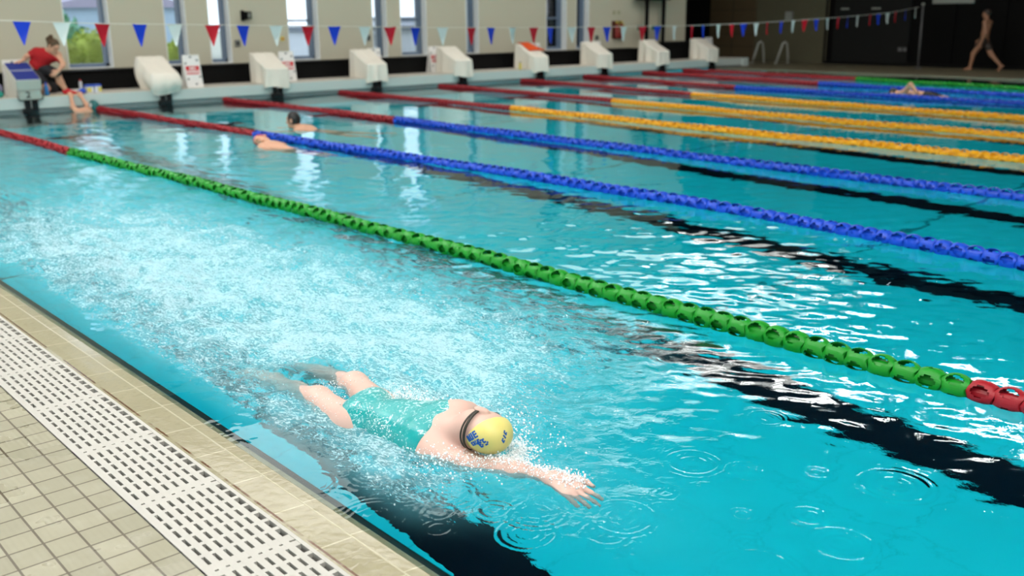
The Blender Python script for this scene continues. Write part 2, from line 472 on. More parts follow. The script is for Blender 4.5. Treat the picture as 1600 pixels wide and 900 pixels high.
# slotted grating between coping and deck
g = empty('drain_grating', (-0.41, -13.0, 0.0), 'off-white slotted drainage grating running along the pool edge', 'grating')
b = MB()
gx0, gx1, sl = -0.545, -0.280, 0.0302
xs = np.arange(gx0 + 0.014, gx1 - 0.01, 0.0302)
wb = 0.0200
for x in xs: b.box(x - wb / 2, x + wb / 2, -16.5, -7.0, 0.0, 0.0145)
b.box(gx0, gx0 + 0.012, -16.5, -7.0, -0.03, 0.0155); b.box(gx1 - 0.012, gx1, -16.5, -7.0, -0.03, 0.0155)
y = -13.70
PITCHY = 0.0605; SEC = 7 * PITCHY + 0.052
s0 = -13.693 + SEC * 14
while s0 > -16.4:
    for i in range(8):
        yb_ = s0 - i * PITCHY
        if -16.5 < yb_ < -7.05: b.box(gx0, gx1, yb_ - 0.001, yb_ + 0.015, 0.0, 0.0143)
    ya_ = s0 - 7 * PITCHY
    for (q0, q1) in ((0.019, 0.0005), (0.038, 0.027)):
        if -16.5 < ya_ - q0 < -7.05: b.box(gx0, gx1, ya_ - q0, ya_ - q1, 0.0, 0.0143)
    s0 -= SEC
local(g, b.build('slotted_panel', M['grate']))
b = MB(); b.box(gx0, gx1, -26, 0, -0.10, -0.055); 
tag(b.build('drain_channel', M['channel']), kind='structure')
b = MB(); b.box(gx0, gx1, -7.0, 0, -0.05, 0.0145); b.box(gx0, gx1, -26, -16.5, -0.05, 0.0145)
tag(b.build('trim_4', M['grate']), kind='structure')

# bulkhead that carries the starting blocks
b = MB()
b.box(-0.3, 21.55, 0.03, 1.3, -0.25, 0.232, 0)
b.box(-0.3, 21.55, -0.012, 0.05, 0.065, 0.232, 0)
b.box(-0.3, 21.40, 0.012, 0.05, -0.05, 0.07, 2)
b.box(-0.3, 21.55, -0.012, 1.3, 0.232, 0.240, 1)
b.box(21.40, 21.62, -0.06, 0.35, -0.02, 0.240, 0)
b.box(-0.3, 21.55, 0.0, 0.05, -1.9, -0.02, 0)
b.box(3.36, 4.0, -0.011, 0.05, 0.2402, 0.2425, 3)
tag(b.build('bulkhead', [M['bulkhead'], M['bulk_top'], M['recess'], M['yellow_edge']]), kind='structure')

# end wall with tall window openings
OPEN = [(4.247, 4.996), (5.964, 6.368), (6.795, 7.211), (8.409, 9.090), (10.362, 10.728), (11.071, 11.761), (12.845, 13.216), (15.304, 15.991), (16.323, 16.774)]
SILL, HEAD, WT = 0.575, 3.9, 0.42
b = MB(); x = XN
for (a, c) in OPEN:
    b.box(x, a, YE, YE + WT, 0.0, ZC); x = c
b.box(x, 20.55, YE, YE + WT, 0.0, ZC)
for (a, c) in OPEN:
    b.box(a, c, YE, YE + WT, 0.0, SILL); b.box(a, c, YE, YE + WT, HEAD, ZC)
tag(b.build('wall_end', M['wall_beige']), kind='structure')
b = MB()
for (a, c) in OPEN:       # light lining of the reveals
    b.box(c - 0.012, c + 0.002, YE - 0.006, YE + WT, SILL, HEAD)
    b.box(a - 0.002, a + 0.012, YE - 0.006, YE + WT, SILL, HEAD)
    b.box(a, c, YE - 0.006, YE + WT, SILL - 0.002, SILL + 0.012)
tag(b.build('trim_5', M['reveal']), kind='structure')
for i, (a, c) in enumerate(OPEN):
    e = empty('window_%d' % (i + 1), ((a + c) / 2, YE + 0.3, SILL)); tag(e, kind='structure')
    fb = MB(); y0, y1 = YE + 0.17, YE + 0.31; t = 0.05
    a2, c2 = a + 0.012, c - 0.012; z0 = SILL + 0.012
    fb.box(a2, a2 + t, y0, y1, z0, HEAD); fb.box(c2 - t, c2, y0, y1, z0, HEAD)
    fb.box(a2, c2, y0, y1, z0, z0 + 0.06); fb.box(a2, c2, y0, y1, HEAD - 0.06, HEAD)
    if i in (3, 5, 7): fb.box(a2, c2, y0 + 0.05, y1, 1.305, 1.345)
    local(e, fb.build('window_frame', M['frame_dark']))
    pb = MB(); pb.box(a2 + t, c2 - t, y1 - 0.03, y1 - 0.022, z0 + 0.06, HEAD - 0.06)
    local(e, pb.build('window_pane', M['pane']))

# return behind the corner, far wall and its panels
b = MB(); b.box(20.55, 20.7, YE, 6.2, 0, ZC); tag(b.build('wall_return', M['wall_dark']), kind='structure')
b = MB(); b.box(20.5, XF + 0.3, 6.0, 6.2, 0, ZC); tag(b.build('wall_recess', M['wall_black']), kind='structure')
b = MB()
b.box(XF, XF + 0.25, YB, -1.02, 0, ZC, 0); b.box(XF, XF + 0.25, -1.02, 1.36, 0, ZC, 1); b.box(XF, XF + 0.25, 1.36, 6.2, 0, ZC, 2)
b.box(XF - 0.03, XF, -0.99, -0.94, 0.02, 3.0, 2)
b.box(XF - 0.05, XF, YB, -1.02, 0.02, 0.10, 2)
tag(b.build('wall_far', [M['wall_dark'], M['wall_olive'], M['wall_black']]), kind='structure')
d = empty('door_1', (XF, 2.2, 0.02)); tag(d, kind='structure')
b = MB(); b.box(XF - 0.04, XF, 1.36, 2.14, 0.02, 2.4); b.box(XF - 0.04, XF, 2.16, 3.0, 0.02, 2.4)
local(d, b.build('door_leaf', M['door_brown']))
b = MB(); b.box(XF - 0.05, XF - 0.002, 2.14, 2.16, 0.02, 2.4)
for zz in (0.45, 0.8, 1.15, 1.5): b.box(XF - 0.043, XF - 0.002, 1.36, 3.0, zz, zz + 0.012)
local(d, b.build('door_gap', M['door_line']))
d = empty('door_2', (XF, -2.2, 0.02)); tag(d, kind='structure')
b = MB(); b.bbox(XF - 0.05, XF, -3.42, -1.22, 0.10, 2.6, 0.01)
local(d, b.build('door_panel', M['panel_grey']))
d = empty('door_3', (XF, -5.0, 0.02)); tag(d, kind='structure')
b = MB(); b.bbox(XF - 0.05, XF, -4.6, -3.5, 0.10, 2.6, 0.01); b.bbox(XF - 0.05, XF, -5.85, -4.68, 0.10, 2.6, 0.01)
local(d, b.build('door_panel', M['wall_dark']))

# walls behind the viewer, ceiling with lamp strips, plus added fill light surfaces
b = MB(); b.box(XN - 0.3, XN, YB, YE + 0.3, 0, 1.0); b.box(XN - 0.3, XN, YB, YE + 0.3, 4.4, ZC)
for k in range(10): b.box(XN - 0.3, XN, YB + k * 2.85, YB + k * 2.85 + 0.5, 1.0, 4.4)
b.box(XN - 0.3, XN - 0.25, YB, YE, 1.0, 4.4, 1)
tag(b.build('wall_near', [M['wall_white'], M['window_glow']]), kind='structure')
b = MB(); b.box(XN, XF, YB - 0.3, YB, 0, ZC); tag(b.build('wall_back', M['wall_white']), kind='structure')
b = MB(); b.box(XN, XF + 0.3, YB, 6.2, ZC, ZC + 0.2, 0)
for k in range(6):
    yk = -25.5 + k * 3.6
    b.box(0.3, 3.4, yk, yk + 3.0, ZC - 0.03, ZC - 0.005, 1)
b.box(-1.02, -0.78, -25, -2.0, ZC - 0.10, ZC - 0.02, 2)
for k in range(6):
    b.box(1.6 + k * 2.9, 4.3 + k * 2.9, -5.2, -1.6, ZC - 0.08, ZC - 0.02, 4)
for k in range(7):
    yk = -24.0 + k * 3.2
    b.box(15.4, 15.62, yk, yk + 2.4, ZC - 0.08, ZC - 0.02, 3)
tag(b.build('ceiling', [M['ceiling_dark'], M['panel_glow'], M['strip_glow'], M['strip_far'], M['end_glow']]), kind='structure')

# --------------------------------------- continuous bodies from blended forms
V3 = lambda *a: np.array(a, dtype=np.float32)
def nrm(v): v = np.asarray(v, dtype=np.float32); return v / (np.linalg.norm(v) + 1e-9)

class Form:
    def __init__(s): s.p = []
    def rc(s, a, b, ra, rb, k=0.02): s.p.append(('rc', np.asarray(a, np.float32), np.asarray(b, np.float32), ra, rb, k)); return s
    def chain(s, pts, rs, k=0.02):
        for i in range(len(pts) - 1): s.rc(pts[i], pts[i + 1], rs[i], rs[i + 1], k)
        return s
    def el(s, c, axes, rad, k=0.02): s.p.append(('el', np.asarray(c, np.float32), np.asarray(axes, np.float32), np.asarray(rad, np.float32), None, k)); return s
    def grow(s, d, only=None):
        f = Form()
        for i, q in enumerate(s.p):
            if only is not None and i not in only: continue
            if q[0] == 'rc': f.p.append(('rc', q[1], q[2], q[3] + d, q[4] + d, q[5]))
            else: f.p.append(('el', q[1], q[2], q[3] + d, None, q[5]))
        return f
    def bounds(s, mrg):
        lo = np.full(3, 1e9); hi = -lo
        for q in s.p:
            if q[0] == 'rc':
                r = max(q[3], q[4]); lo = np.minimum(lo, np.minimum(q[1], q[2]) - r); hi = np.maximum(hi, np.maximum(q[1], q[2]) + r)
            else:
                r = q[3].max(); lo = np.minimum(lo, q[1] - r); hi = np.maximum(hi, q[1] + r)
        return lo - mrg, hi + mrg
    def field(s, h, box=None):
        lo, hi = s.bounds(4 * h) if box is None else box
        n = np.ceil((hi - lo) / h).astype(int) + 1
        D = np.full(tuple(n), 1.0, np.float32)
        ax = [lo[i] + h * np.arange(n[i], dtype=np.float32) for i in range(3)]
        for q in s.p:
            k = q[5]
            if q[0] == 'rc':
                r = max(q[3], q[4]); l2 = np.minimum(q[1], q[2]) - r; h2 = np.maximum(q[1], q[2]) + r
            else:
                r = q[3].max(); l2 = q[1] - r; h2 = q[1] + r
            mg = k + 4 * h
            i0 = np.clip(np.floor((l2 - mg - lo) / h).astype(int), 0, n); i1 = np.clip(np.ceil((h2 + mg - lo) / h).astype(int) + 1, 0, n)
            if (i1 <= i0).any(): continue
            X = ax[0][i0[0]:i1[0], None, None]; Y = ax[1][None, i0[1]:i1[1], None]; Z = ax[2][None, None, i0[2]:i1[2]]
            if q[0] == 'rc':
                a, b = q[1], q[2]; ba = b - a; L2 = float(ba @ ba) + 1e-12
                px, py, pz = X - a[0], Y - a[1], Z - a[2]
                t = np.clip((px * ba[0] + py * ba[1] + pz * ba[2]) / L2, 0, 1)
                d = np.sqrt((px - t * ba[0]) ** 2 + (py - t * ba[1]) ** 2 + (pz - t * ba[2]) ** 2) - (q[3] + (q[4] - q[3]) * t)
            else:
                px, py, pz = X - q[1][0], Y - q[1][1], Z - q[1][2]
                u = [(px * A[0] + py * A[1] + pz * A[2]) for A in q[2]]
                k0 = np.sqrt(sum((u[i] / q[3][i]) ** 2 for i in range(3)))
                k1 = np.sqrt(sum((u[i] / q[3][i] ** 2) ** 2 for i in range(3))) + 1e-9
                d = k0 * (k0 - 1) / k1
            sl = D[i0[0]:i1[0], i0[1]:i1[1], i0[2]:i1[2]]
            hh = np.clip(k - np.abs(sl - d), 0, None)
            D[i0[0]:i1[0], i0[1]:i1[1], i0[2]:i1[2]] = np.minimum(sl, d) - hh * hh / (4 * k)
        return D, lo, ax

def surface(D, lo, h):
    nx, ny, nz = D.shape
    s = D < 0
    cnt = np.zeros((nx - 1, ny - 1, nz - 1), np.int8)
    offs = [(i, j, k) for i in (0, 1) for j in (0, 1) for k in (0, 1)]
    for (i, j, k) in offs: cnt += s[i:nx - 1 + i, j:ny - 1 + j, k:nz - 1 + k]
    act = np.argwhere((cnt > 0) & (cnt < 8))
    idx = np.full(cnt.shape, -1, np.int64); idx[act[:, 0], act[:, 1], act[:, 2]] = np.arange(len(act))
    val = {o: D[act[:, 0] + o[0], act[:, 1] + o[1], act[:, 2] + o[2]] for o in offs}
    acc = np.zeros((len(act), 3)); c = np.zeros(len(act))
    for a in offs:
        for ax in range(3):
            if a[ax]: continue
            b = list(a); b[ax] = 1; b = tuple(b)
            da, db = val[a], val[b]; cr = (da < 0) != (db < 0)
            t = np.where(cr, da / np.where(cr, da - db, 1), 0)
            p = np.array(a, float)[None, :].repeat(len(act), 0); p[:, ax] += t
            acc[cr] += p[cr]; c[cr] += 1
    verts = (act + acc / c[:, None]) * h + lo
    faces = []
    for ax in range(3):
        o1, o2 = [(1, 2), (2, 0), (0, 1)][ax]
        sl = [slice(1, -1)] * 3; sl[ax] = slice(0, -1); sh = [slice(1, -1)] * 3; sh[ax] = slice(1, None)
        A = s[tuple(sl)]; B = s[tuple(sh)]
        e = np.argwhere(A != B)
        if not len(e): continue
        sg = A[e[:, 0], e[:, 1], e[:, 2]]
        e = e + 1; e[:, ax] -= 1
        def cell(d1, d2):
            q = e.copy(); q[:, o1] -= d1; q[:, o2] -= d2
            return idx[q[:, 0], q[:, 1], q[:, 2]]
        f = np.stack([cell(1, 1), cell(0, 1), cell(0, 0), cell(1, 0)], 1)
        f[~sg] = f[~sg][:, ::-1]
        faces.append(f)
    return verts, np.concatenate(faces)

def np_mesh(name, verts, faces, m, parent=None, smooth=True):
    me = bpy.data.meshes.new(name)
    me.vertices.add(len(verts)); me.vertices.foreach_set('co', np.ascontiguousarray(verts, dtype=np.float32).ravel())
    k = faces.shape[1]
    me.loops.add(len(faces) * k); me.loops.foreach_set('vertex_index', np.ascontiguousarray(faces, dtype=np.int32).ravel())
    me.polygons.add(len(faces)); me.polygons.foreach_set('loop_start', np.arange(0, len(faces) * k, k, dtype=np.int32))
    me.polygons.foreach_set('use_smooth', np.full(len(faces), smooth, dtype=bool))
    me.materials.append(m); me.update(calc_edges=True); me.validate()
    o = bpy.data.objects.new(name, me); link(o)
    if parent is not None: local(parent, o)
    return o

def body_mesh(name, form, h, m, parent=None, cuts=()):
    """cuts: (point, normal): keeps the side the normal points away from"""
    D, lo, ax = form.field(h)
    for (p, nn) in cuts:
        nn = nrm(nn)
        pl = (ax[0][:, None, None] - p[0]) * nn[0] + (ax[1][None, :, None] - p[1]) * nn[1] + (ax[2][None, None, :] - p[2]) * nn[2]
        D = np.maximum(D, pl)
    v, f = surface(D, lo, h)
    return np_mesh(name, v, f, m, parent)

def head_forms(F, c, u, f, s=1.0, k=0.02, face=True):
    """skull, jaw, nose and ears; c centre of the skull, u to the crown, f where the face looks"""
    u = nrm(u); f = np.asarray(f, np.float32); f = nrm(f - u * float(f @ u)); l = np.cross(u, f); A = [l, f, u]; c = np.asarray(c, np.float32)
    F.el(c + f * 0.004 * s + u * 0.012 * s, A, np.array([.073, .092, .092]) * s, k)
    F.el(c + f * 0.030 * s - u * 0.055 * s, A, np.array([.056, .062, .066]) * s, k)
    F.rc(c + f * .078 * s - u * .098 * s, c + f * .074 * s - u * .100 * s, .018 * s, .018 * s, .02 * s)
    if face:
        F.rc(c + f * .092 * s + u * .004 * s, c + f * .112 * s - u * .036 * s, .008 * s, .014 * s, .012 * s)
        F.rc(c + f * .084 * s - u * .070 * s + l * .018 * s, c + f * .084 * s - u * .070 * s - l * .018 * s, .010 * s, .010 * s, .008 * s)
        F.rc(c + f * .084 * s + u * .022 * s + l * .035 * s, c + f * .088 * s + u * .022 * s - l * .035 * s, .009 * s, .009 * s, .016 * s)
    for sd in (1, -1):
        F.el(c + l * sd * .078 * s - f * .006 * s - u * .012 * s, [l, nrm(f * .3 * -1 + u * .1), nrm(u + f * .3)] if False else A, np.array([.011, .020, .034]) * s, .010 * s)
    return l

def hand_forms(F, w, f, n, t, s=1.0, curl=0.25, spread=1.0, k=0.006, thumb_open=0.7):
    """w wrist, f finger direction, n back of the hand, t thumb side"""
    f = nrm(f); n = nrm(np.asarray(n) - f * float(np.asarray(n) @ f)); t = np.asarray(t, np.float32); t = nrm(t - f * float(t @ f) - n * float(t @ n)); w = np.asarray(w, np.float32)
    offs = [.030, .010, -.010, -.029]; lens = [(.040, .026, .020), (.044, .029, .021), (.041, .027, .020), (.031, .020, .018)]; reach = [.092, .096, .091, .082]
    for o, L, q in zip(offs, lens, reach):
        kn = w + f * q * s + t * o * s
        F.rc(w + f * .012 * s + t * o * .55 * s, kn, .0150 * s, .0125 * s, .014 * s)
        p = kn; ang = curl * 0.5; r = .0098 * s
        dl = nrm(f + t * o * 3.2 * spread)
        for j, ll in enumerate(L):
            d = dl * math.cos(ang) - n * math.sin(ang)
            p2 = p + d * ll * s; F.rc(p, p2, r, r * .9, k * s); p = p2; r *= .9; ang += curl * 0.6
    b = w + f * .022 * s + t * .022 * s
    d = nrm(t * thumb_open + f * .75 - n * .25); b2 = b + d * .046 * s; F.rc(b, b2, .0165 * s, .0125 * s, .014 * s)
    d = nrm(t * thumb_open * .45 + f * .9 - n * .25); b3 = b2 + d * .032 * s; F.rc(b2, b3, .0118 * s, .0108 * s, k * s)
    d = nrm(t * thumb_open * .1 + f - n * .3); F.rc(b3, b3 + d * .024 * s, .0106 * s, .0090 * s, k * s)

def foot_forms(F, ankle, toe_dir, down, s=1.0, k=0.012):
    a = np.asarray(ankle, np.float32); d = nrm(toe_dir); n = nrm(down)
    heel = a - d * .035 * s + n * .045 * s; ball = a + d * .125 * s + n * .058 * s; toe = a + d * .175 * s + n * .062 * s
    F.rc(a, heel, .034 * s, .030 * s, k); F.rc(heel, ball, .030 * s, .030 * s, k); F.rc(a, ball, .032 * s, .026 * s, k); F.rc(ball, toe, .030 * s, .020 * s, k)

def strap_ring(name, c, axis, ref, rx, ry, width, thick, m, parent, a0=0.0, a1=2 * math.pi, n=40):
    """flat band running round an ellipse"""
    ax = Vector(axis).normalized(); rf = Vector(ref); rf = (rf - ax * rf.dot(ax)).normalized(); sd = ax.cross(rf); c = Vector(c)
    vs = []; fs = []
    for i in range(n + 1):
        t = a0 + (a1 - a0) * i / n
        for (dr, dw) in ((0, -1), (0, 1), (thick, 1), (thick, -1)):
            vs.append(c + rf * math.cos(t) * (rx + dr) + sd * math.sin(t) * (ry + dr) + ax * dw * width / 2)
    for i in range(n):
        for q in range(4): fs.append((i * 4 + q, i * 4 + (q + 1) % 4, i * 4 + 4 + (q + 1) % 4, i * 4 + 4 + q))
    fs.append((0, 1, 2, 3)); fs.append(tuple(n * 4 + q for q in (3, 2, 1, 0)))
    return local(parent, mesh_obj(name, vs, fs, m, None, True))

# ------------------------------------------------------- the near swimmer
sw = empty('swimmer', (0.38, -13.6, 0.0), 'swimmer in teal suit and yellow cap, one arm stretched forward, in the nearest lane', 'person')
S = 0.90
F = Form()
hipR, hipL = V3(.290, -13.50, -.034), V3(.425, -13.47, -.014)
shR, shL = V3(.335, -13.925, -.015), V3(.500, -13.865, .055)
pel, wst, che = V3(.355, -13.52, -.020), V3(.380, -13.66, -.018), V3(.405, -13.80, -.004)
T0 = len(F.p)
F.rc(hipR + V3(.025, 0, 0), hipL - V3(.02, 0, 0), .080, .080, .05)
F.rc(pel, wst, .085, .078, .05); F.rc(wst, che, .080, .090, .05)
F.rc(wst + V3(-.04, -.02, -.01), che + V3(-.055, -.02, -.015), .062, .075, .05)
F.rc(wst + V3(.04, 0, .01), che + V3(.055, .0, .02), .062, .075, .05)
F.rc(che + V3(-.05, -.06, -.01), che + V3(.06, -.05, .03), .075, .07, .05)
T1 = len(F.p)
F.rc(shR + V3(.03, .01, 0), shL - V3(.02, 0, .0), .055, .055, .04)
# near leg and far leg, trailing
F.chain([hipR, V3(.322, -13.22, -.034), V3(.318, -13.05, -.056), V3(.305, -12.90, -.082), V3(.285, -12.74, -.095)], [.070, .057, .044, .043, .025], .03)
foot_forms(F, V3(.285, -12.74, -.095), (-.03, .95, -.35), (.0, -.35, -.95), S)
F.chain([hipL, V3(.498, -13.20, -.024), V3(.525, -13.05, -.062), V3(.500, -12.92, -.085), V3(.50, -12.77, -.14)], [.068, .055, .044, .043, .025], .03)
foot_forms(F, V3(.50, -12.77, -.14), (.05, .9, -.45), (.0, -.45, -.9), S)
# stretched arm with open hand
el_, wr_ = V3(.425, -14.150, -.016), V3(.468, -14.340, .007)
F.chain([shR, V3(.375, -14.03, -.024), el_, V3(.440, -14.215, -.010), wr_], [.052, .043, .033, .034, .0235], .03)
F.rc(wr_ + V3(-.010, 0, 0), wr_ + V3(.012, 0, .0), .021, .021, .02)
hand_forms(F, wr_, (-.02, -1.0, -.06), (-.28, -.05, 1.0), (1, .0, .25), 0.98, curl=0.42, spread=1.5, thumb_open=0.85)
# far arm along the side
e2, w2 = V3(.640, -13.72, -.035), V3(.590, -13.52, -.085)
F.chain([shL, V3(.575, -13.80, .02), e2, w2], [.050, .042, .033, .024], .03)
hand_forms(F, w2, (-.1, 1, -.15), (.9, .1, .3), (-.3, .1, -1), .95, curl=.4)
# neck and head turned to breathe away from the deck
hc, hu, hf = V3(.445, -14.040, .080), V3(.32, -.94, -.10), V3(.93, .24, -.12)
F.rc(V3(.412, -13.885, .030), V3(.428, -13.985, .068), .054, .047, .030)
head_forms(F, hc, hu, hf, 0.85, .02)
body = body_mesh('body', F, 0.0042, M['skin'], sw)
# suit
SF = F.grow(0.005, set(range(T0, T1)))
SF.rc(che + V3(-.03, -.05, .0), shR + V3(.06, .03, .02), .07, .050, .03); SF.rc(che + V3(.03, -.05, .03), shL + V3(-.05, .02, .0), .07, .05, .03)
suit = body_mesh('swimsuit', SF, 0.006, M['suit_teal'], sw, cuts=[(V3(.36, -13.455, 0), (0, 1, 0)), (V3(.40, -13.885, 0), (.12, -1, 0))])
# cap
u_, f_ = nrm(hu), None
f_ = nrm(hf - u_ * float(hf @ u_)); l_ = np.cross(u_, f_)
CF = Form(); CF.el(hc + f_ * 0.0036 + u_ * .014, [l_, f_, u_], np.array([.073, .092, .096]) * .85 + 0.004, .02)
CF.el(hc - f_ * .012 + u_ * .040, [l_, f_, u_], np.array([.062, .072, .066]) * .90 + 0.002, .02)
cut_n = nrm(-u_ * 1.0 + f_ * 0.45 + l_ * 0.50)
cap = body_mesh('swim_cap', CF, 0.004, M['cap_yellow'], sw, cuts=[(hc + u_ * 0.022 + f_ * .0, cut_n)])
strap_ring('goggle_strap', hc - u_ * 0.012, u_ - f_ * .10, -f_,   .0800, .0665, .009, .0035, M['strap'], sw, -1.75, 1.75)
strap_ring('goggle_strap', hc - u_ * 0.014 - f_ * .002, u_ - f_ * .24, -f_, .0785, .067, .0055, .003, M['strap'], sw, -1.3, .9)
gb = MB()
for sd in (1, -1):
    p = hc + f_ * .068 + u_ * .004 + l_ * sd * .027
    gb.tube([p - f_ * .012, p + f_ * .008], [.020, .017], 14)
local(sw, gb.build('goggles', M['lens_dark'], None, True))
# printed letters on the cap (short strokes on its surface)
from mathutils.bvhtree import BVHTree
cap_tree = BVHTree.FromPolygons([v.co[:] for v in cap.data.vertices], [tuple(q.vertices) for q in cap.data.polygons])
def cap_print(origin_dir, right, down, rows, px, m, nm):
    mb = MB(); C0 = hc + u_ * .014
    for j, row in enumerate(rows):
        for i, ch in enumerate(row):
            if ch != '#': continue
            d = nrm(np.asarray(origin_dir) + right * (i - len(row) / 2) * px + down * (j - len(rows) / 2) * px)
            hit = cap_tree.ray_cast(Vector(C0 + d * .3) - sw.location, Vector(-d))
            if hit[0] is None: continue
            p = np.array(hit[0] + sw.location); w_ = px * .080 * .56
            a = nrm(np.cross(d, down)); bb = np.cross(d, a)
            vs = []
            for zz in (-.002, .0012):
                for (q1, q2) in ((-1, -1), (1, -1), (1, 1), (-1, 1)): vs.append(p + d * zz + a * q1 * w_ + bb * q2 * w_)
            mb.add(vs, [(0, 3, 2, 1), (4, 5, 6, 7), (0, 1, 5, 4), (1, 2, 6, 5), (2, 3, 7, 6), (3, 0, 4, 7)])
    return sub(sw, cap, mb.build(nm, m))
up_ = nrm((.55, -.62, .56)); dn_ = nrm((.30, -.62, -.72))
cap_print(nrm((-.93, -.36, .05)), up_ * .9, dn_, ["##..#.#.###", "#.#.#.#.#..", "###.#.#.###", "#.#.#.#.#..", "#.#.###.###", "...........", ".##.#.#.##.", ".#..##..#.#", ".##.#.#.##."], .058, M['print_blue'], 'cap_print')
cap_print(nrm((-.70, -.72, -.02)), up_ * .9, dn_, ["##..##.", "#.#.#..", "##..##.", "#.#...#", "##..##."], .058, M['print_blue'], 'cap_print')
cap_print(nrm((.02, -.98, .12)), nrm((.5, .1, .8)), nrm((.5, .1, -.8)), ["##.#.##", "#..#.#.", "##.#.##"], .055, M['print_blue'], 'cap_print')

# -------------------------------------------------------------------- water
def graded(a, b, spacing):
    out = [a]
    while out[-1] < b: out.append(out[-1] + spacing(out[-1]))
    out[-1] = b
    return np.array(out)
gx = graded(-0.19, PX1 - 0.005, lambda x: min(0.075, 0.0065 if x < 1.5 else 0.0065 + (x - 1.5) * 0.011))
gy = graded(PYN + 0.01, -0.003, lambda y: min(0.075, 0.0065 if -15.7 < y < -12.4 else 0.0065 + (max(-15.7 - y, y + 12.4)) * 0.011))
WX, WY = np.meshgrid(gx, gy, indexing='ij')
sm = lambda v, a, b: (lambda t: t * t * (3 - 2 * t))(np.clip((v - a) / (b - a), 0, 1))

def waves(n, lo, hi, slope, aniso=None):
    H = np.zeros_like(WX, dtype=np.float32)
    for i in range(n):
        wl = lo * (hi / lo) ** rng.random(); th = rng.random() * 2 * math.pi if aniso is None else aniso + rng.normal() * 0.5
        kx, ky = 2 * math.pi / wl * math.cos(th), 2 * math.pi / wl * math.sin(th)
        H += np.float32(slope * math.sqrt(2 / n) * wl / (2 * math.pi)) * np.sin((kx * WX + ky * WY + rng.random() * 6.28).astype(np.float32))
    return H

wake = np.exp(-(np.abs(WX - 0.80) / 1.10) ** 3) * sm(WY - 0.5 * WX, -14.95, -13.9) * (1 - 0.75 * sm(WY, -10.5, -5.0))
wake = np.maximum(wake, 0.95 * np.exp(-(((WX - .42) / .34) ** 2 + ((WY + 13.75) / .75) ** 2)))
wake = np.maximum(wake, 0.80 * np.exp(-(np.abs((WX - .25) / .46) ** 3 + np.abs((WY + 13.65) / .72) ** 3)))
wake = np.maximum(wake, 0.40 * np.exp(-((WX - 2.0) / 0.9) ** 2) * sm(WY, -12.5, -10.5) * (1 - sm(WY, -6, -3)))
edge_ = sm(WY, -14.50, -14.10)
wake *= edge_ * sm(WX, -0.10, 0.10) + (1 - edge_) * sm(WX, 0.0, 0.45)
far = sm(WX, 2.2, 6.5)
base = 0.060 * (1 - far) + 0.020 * far
base = base * (1 - 0.62 * sm(-WY - 0.22 * WX, 13.1, 14.2) * (1 - 0.4 * sm(WX, 2.6, 4.2)))
base = base * (0.45 + 0.55 * sm(WX, -0.1, 0.4))
near_edge = sm(WX, -0.15, 0.1)
H = base * waves(50, 0.075, 0.30, 1.0) + 0.25 * base * waves(14, 0.35, 0.9, 1.0)
H += 0.020 * np.sin(0.9 * WX + 1.7 * WY) * 0.25 * near_edge
rough = wake * (0.10 + 0.90 * sm(WX, -0.02, 0.20))
H += rough * waves(46, 0.05, 0.22, 0.20)
H += rough * waves(30, 0.20, 0.60, 0.12)
# drip rings
rings = [(.10, -13.93), (.16, -14.02), (.08, -14.12), (.19, -14.20), (.10, -14.26), (.28, -14.12), (.04, -14.33), (.22, -14.36), (.33, -14.30), (.30, -14.45),
         (.20, -14.52), (.42, -14.52), (.36, -14.66), (.46, -14.63), (.55, -14.72), (.60, -14.95), (.72, -14.85), (.85, -14.98), (.78, -15.12), (.95, -14.70), (1.10, -14.85),
         (.12, -13.70), (.05, -13.80), (.66, -14.62), (.88, -14.55), (-.05, -14.15), (-.08, -13.85), (1.35, -14.5), (1.2, -15.05), (-.12, -14.0), (.50, -15.05)]
for (cx_, cy_) in rings:
    R0 = 0.02 + 0.085 * rng.random(); lam = 0.016 + 0.010 * rng.random(); am = 0.00075 + 0.0007 * rng.random()
    i0, i1 = np.searchsorted(gx, [cx_ - .25, cx_ + .25]); j0, j1 = np.searchsorted(gy, [cy_ - .25, cy_ + .25])
    rr_ = np.hypot(WX[i0:i1, j0:j1] - cx_, WY[i0:i1, j0:j1] - cy_)
    H[i0:i1, j0:j1] += am * np.exp(-((rr_ - R0) / (0.85 * lam)) ** 2) * np.cos(2 * math.pi * (rr_ - R0) / lam) + 0.6 * am * np.exp(-((rr_ - R0 * .45) / lam) ** 2) * np.cos(2 * math.pi * (rr_ - R0 * .45) / lam)
# water drawn down over the swimmer's back and head
H -= 0.008 * np.exp(-(((WX - .40) / .15) ** 2 + ((WY + 13.72) / .30) ** 2))
H -= 0.012 * np.exp(-(((WX - .45) / .09) ** 2 + ((WY + 14.04) / .10) ** 2))
H -= 0.004 * np.exp(-(((WX - .45) / .06) ** 2 + ((WY + 14.35) / .22) ** 2))
H = np.clip(H, -0.055, 0.055)
H *= 0.16 + 0.84 * sm(WX, -0.08, 0.22)
nX, nY = WX.shape
vid = np.arange(nX * nY).reshape(nX, nY)
wf = np.stack([vid[:-1, :-1], vid[1:, :-1], vid[1:, 1:], vid[:-1, 1:]], -1).reshape(-1, 4)
wat = np_mesh('water', np.stack([WX, WY, H], -1).reshape(-1, 3), wf, M['water'])
tag(wat, kind='structure')
wake = wake * (1 - 0.62 * np.exp(-(((WX - .40) / .17) ** 2 + ((WY + 13.08) / .24) ** 2)))
at = wat.data.attributes.new('foam', 'FLOAT', 'POINT'); at.data.foreach_set('value', wake.astype(np.float32).ravel())
chop = np.clip(0.03 + wake * 1.0 + 0.03 * (1 - far), 0, 1.2) * sm(WX, -0.02, 0.25)
at = wat.data.attributes.new('chop', 'FLOAT', 'POINT'); at.data.foreach_set('value', chop.astype(np.float32).ravel())

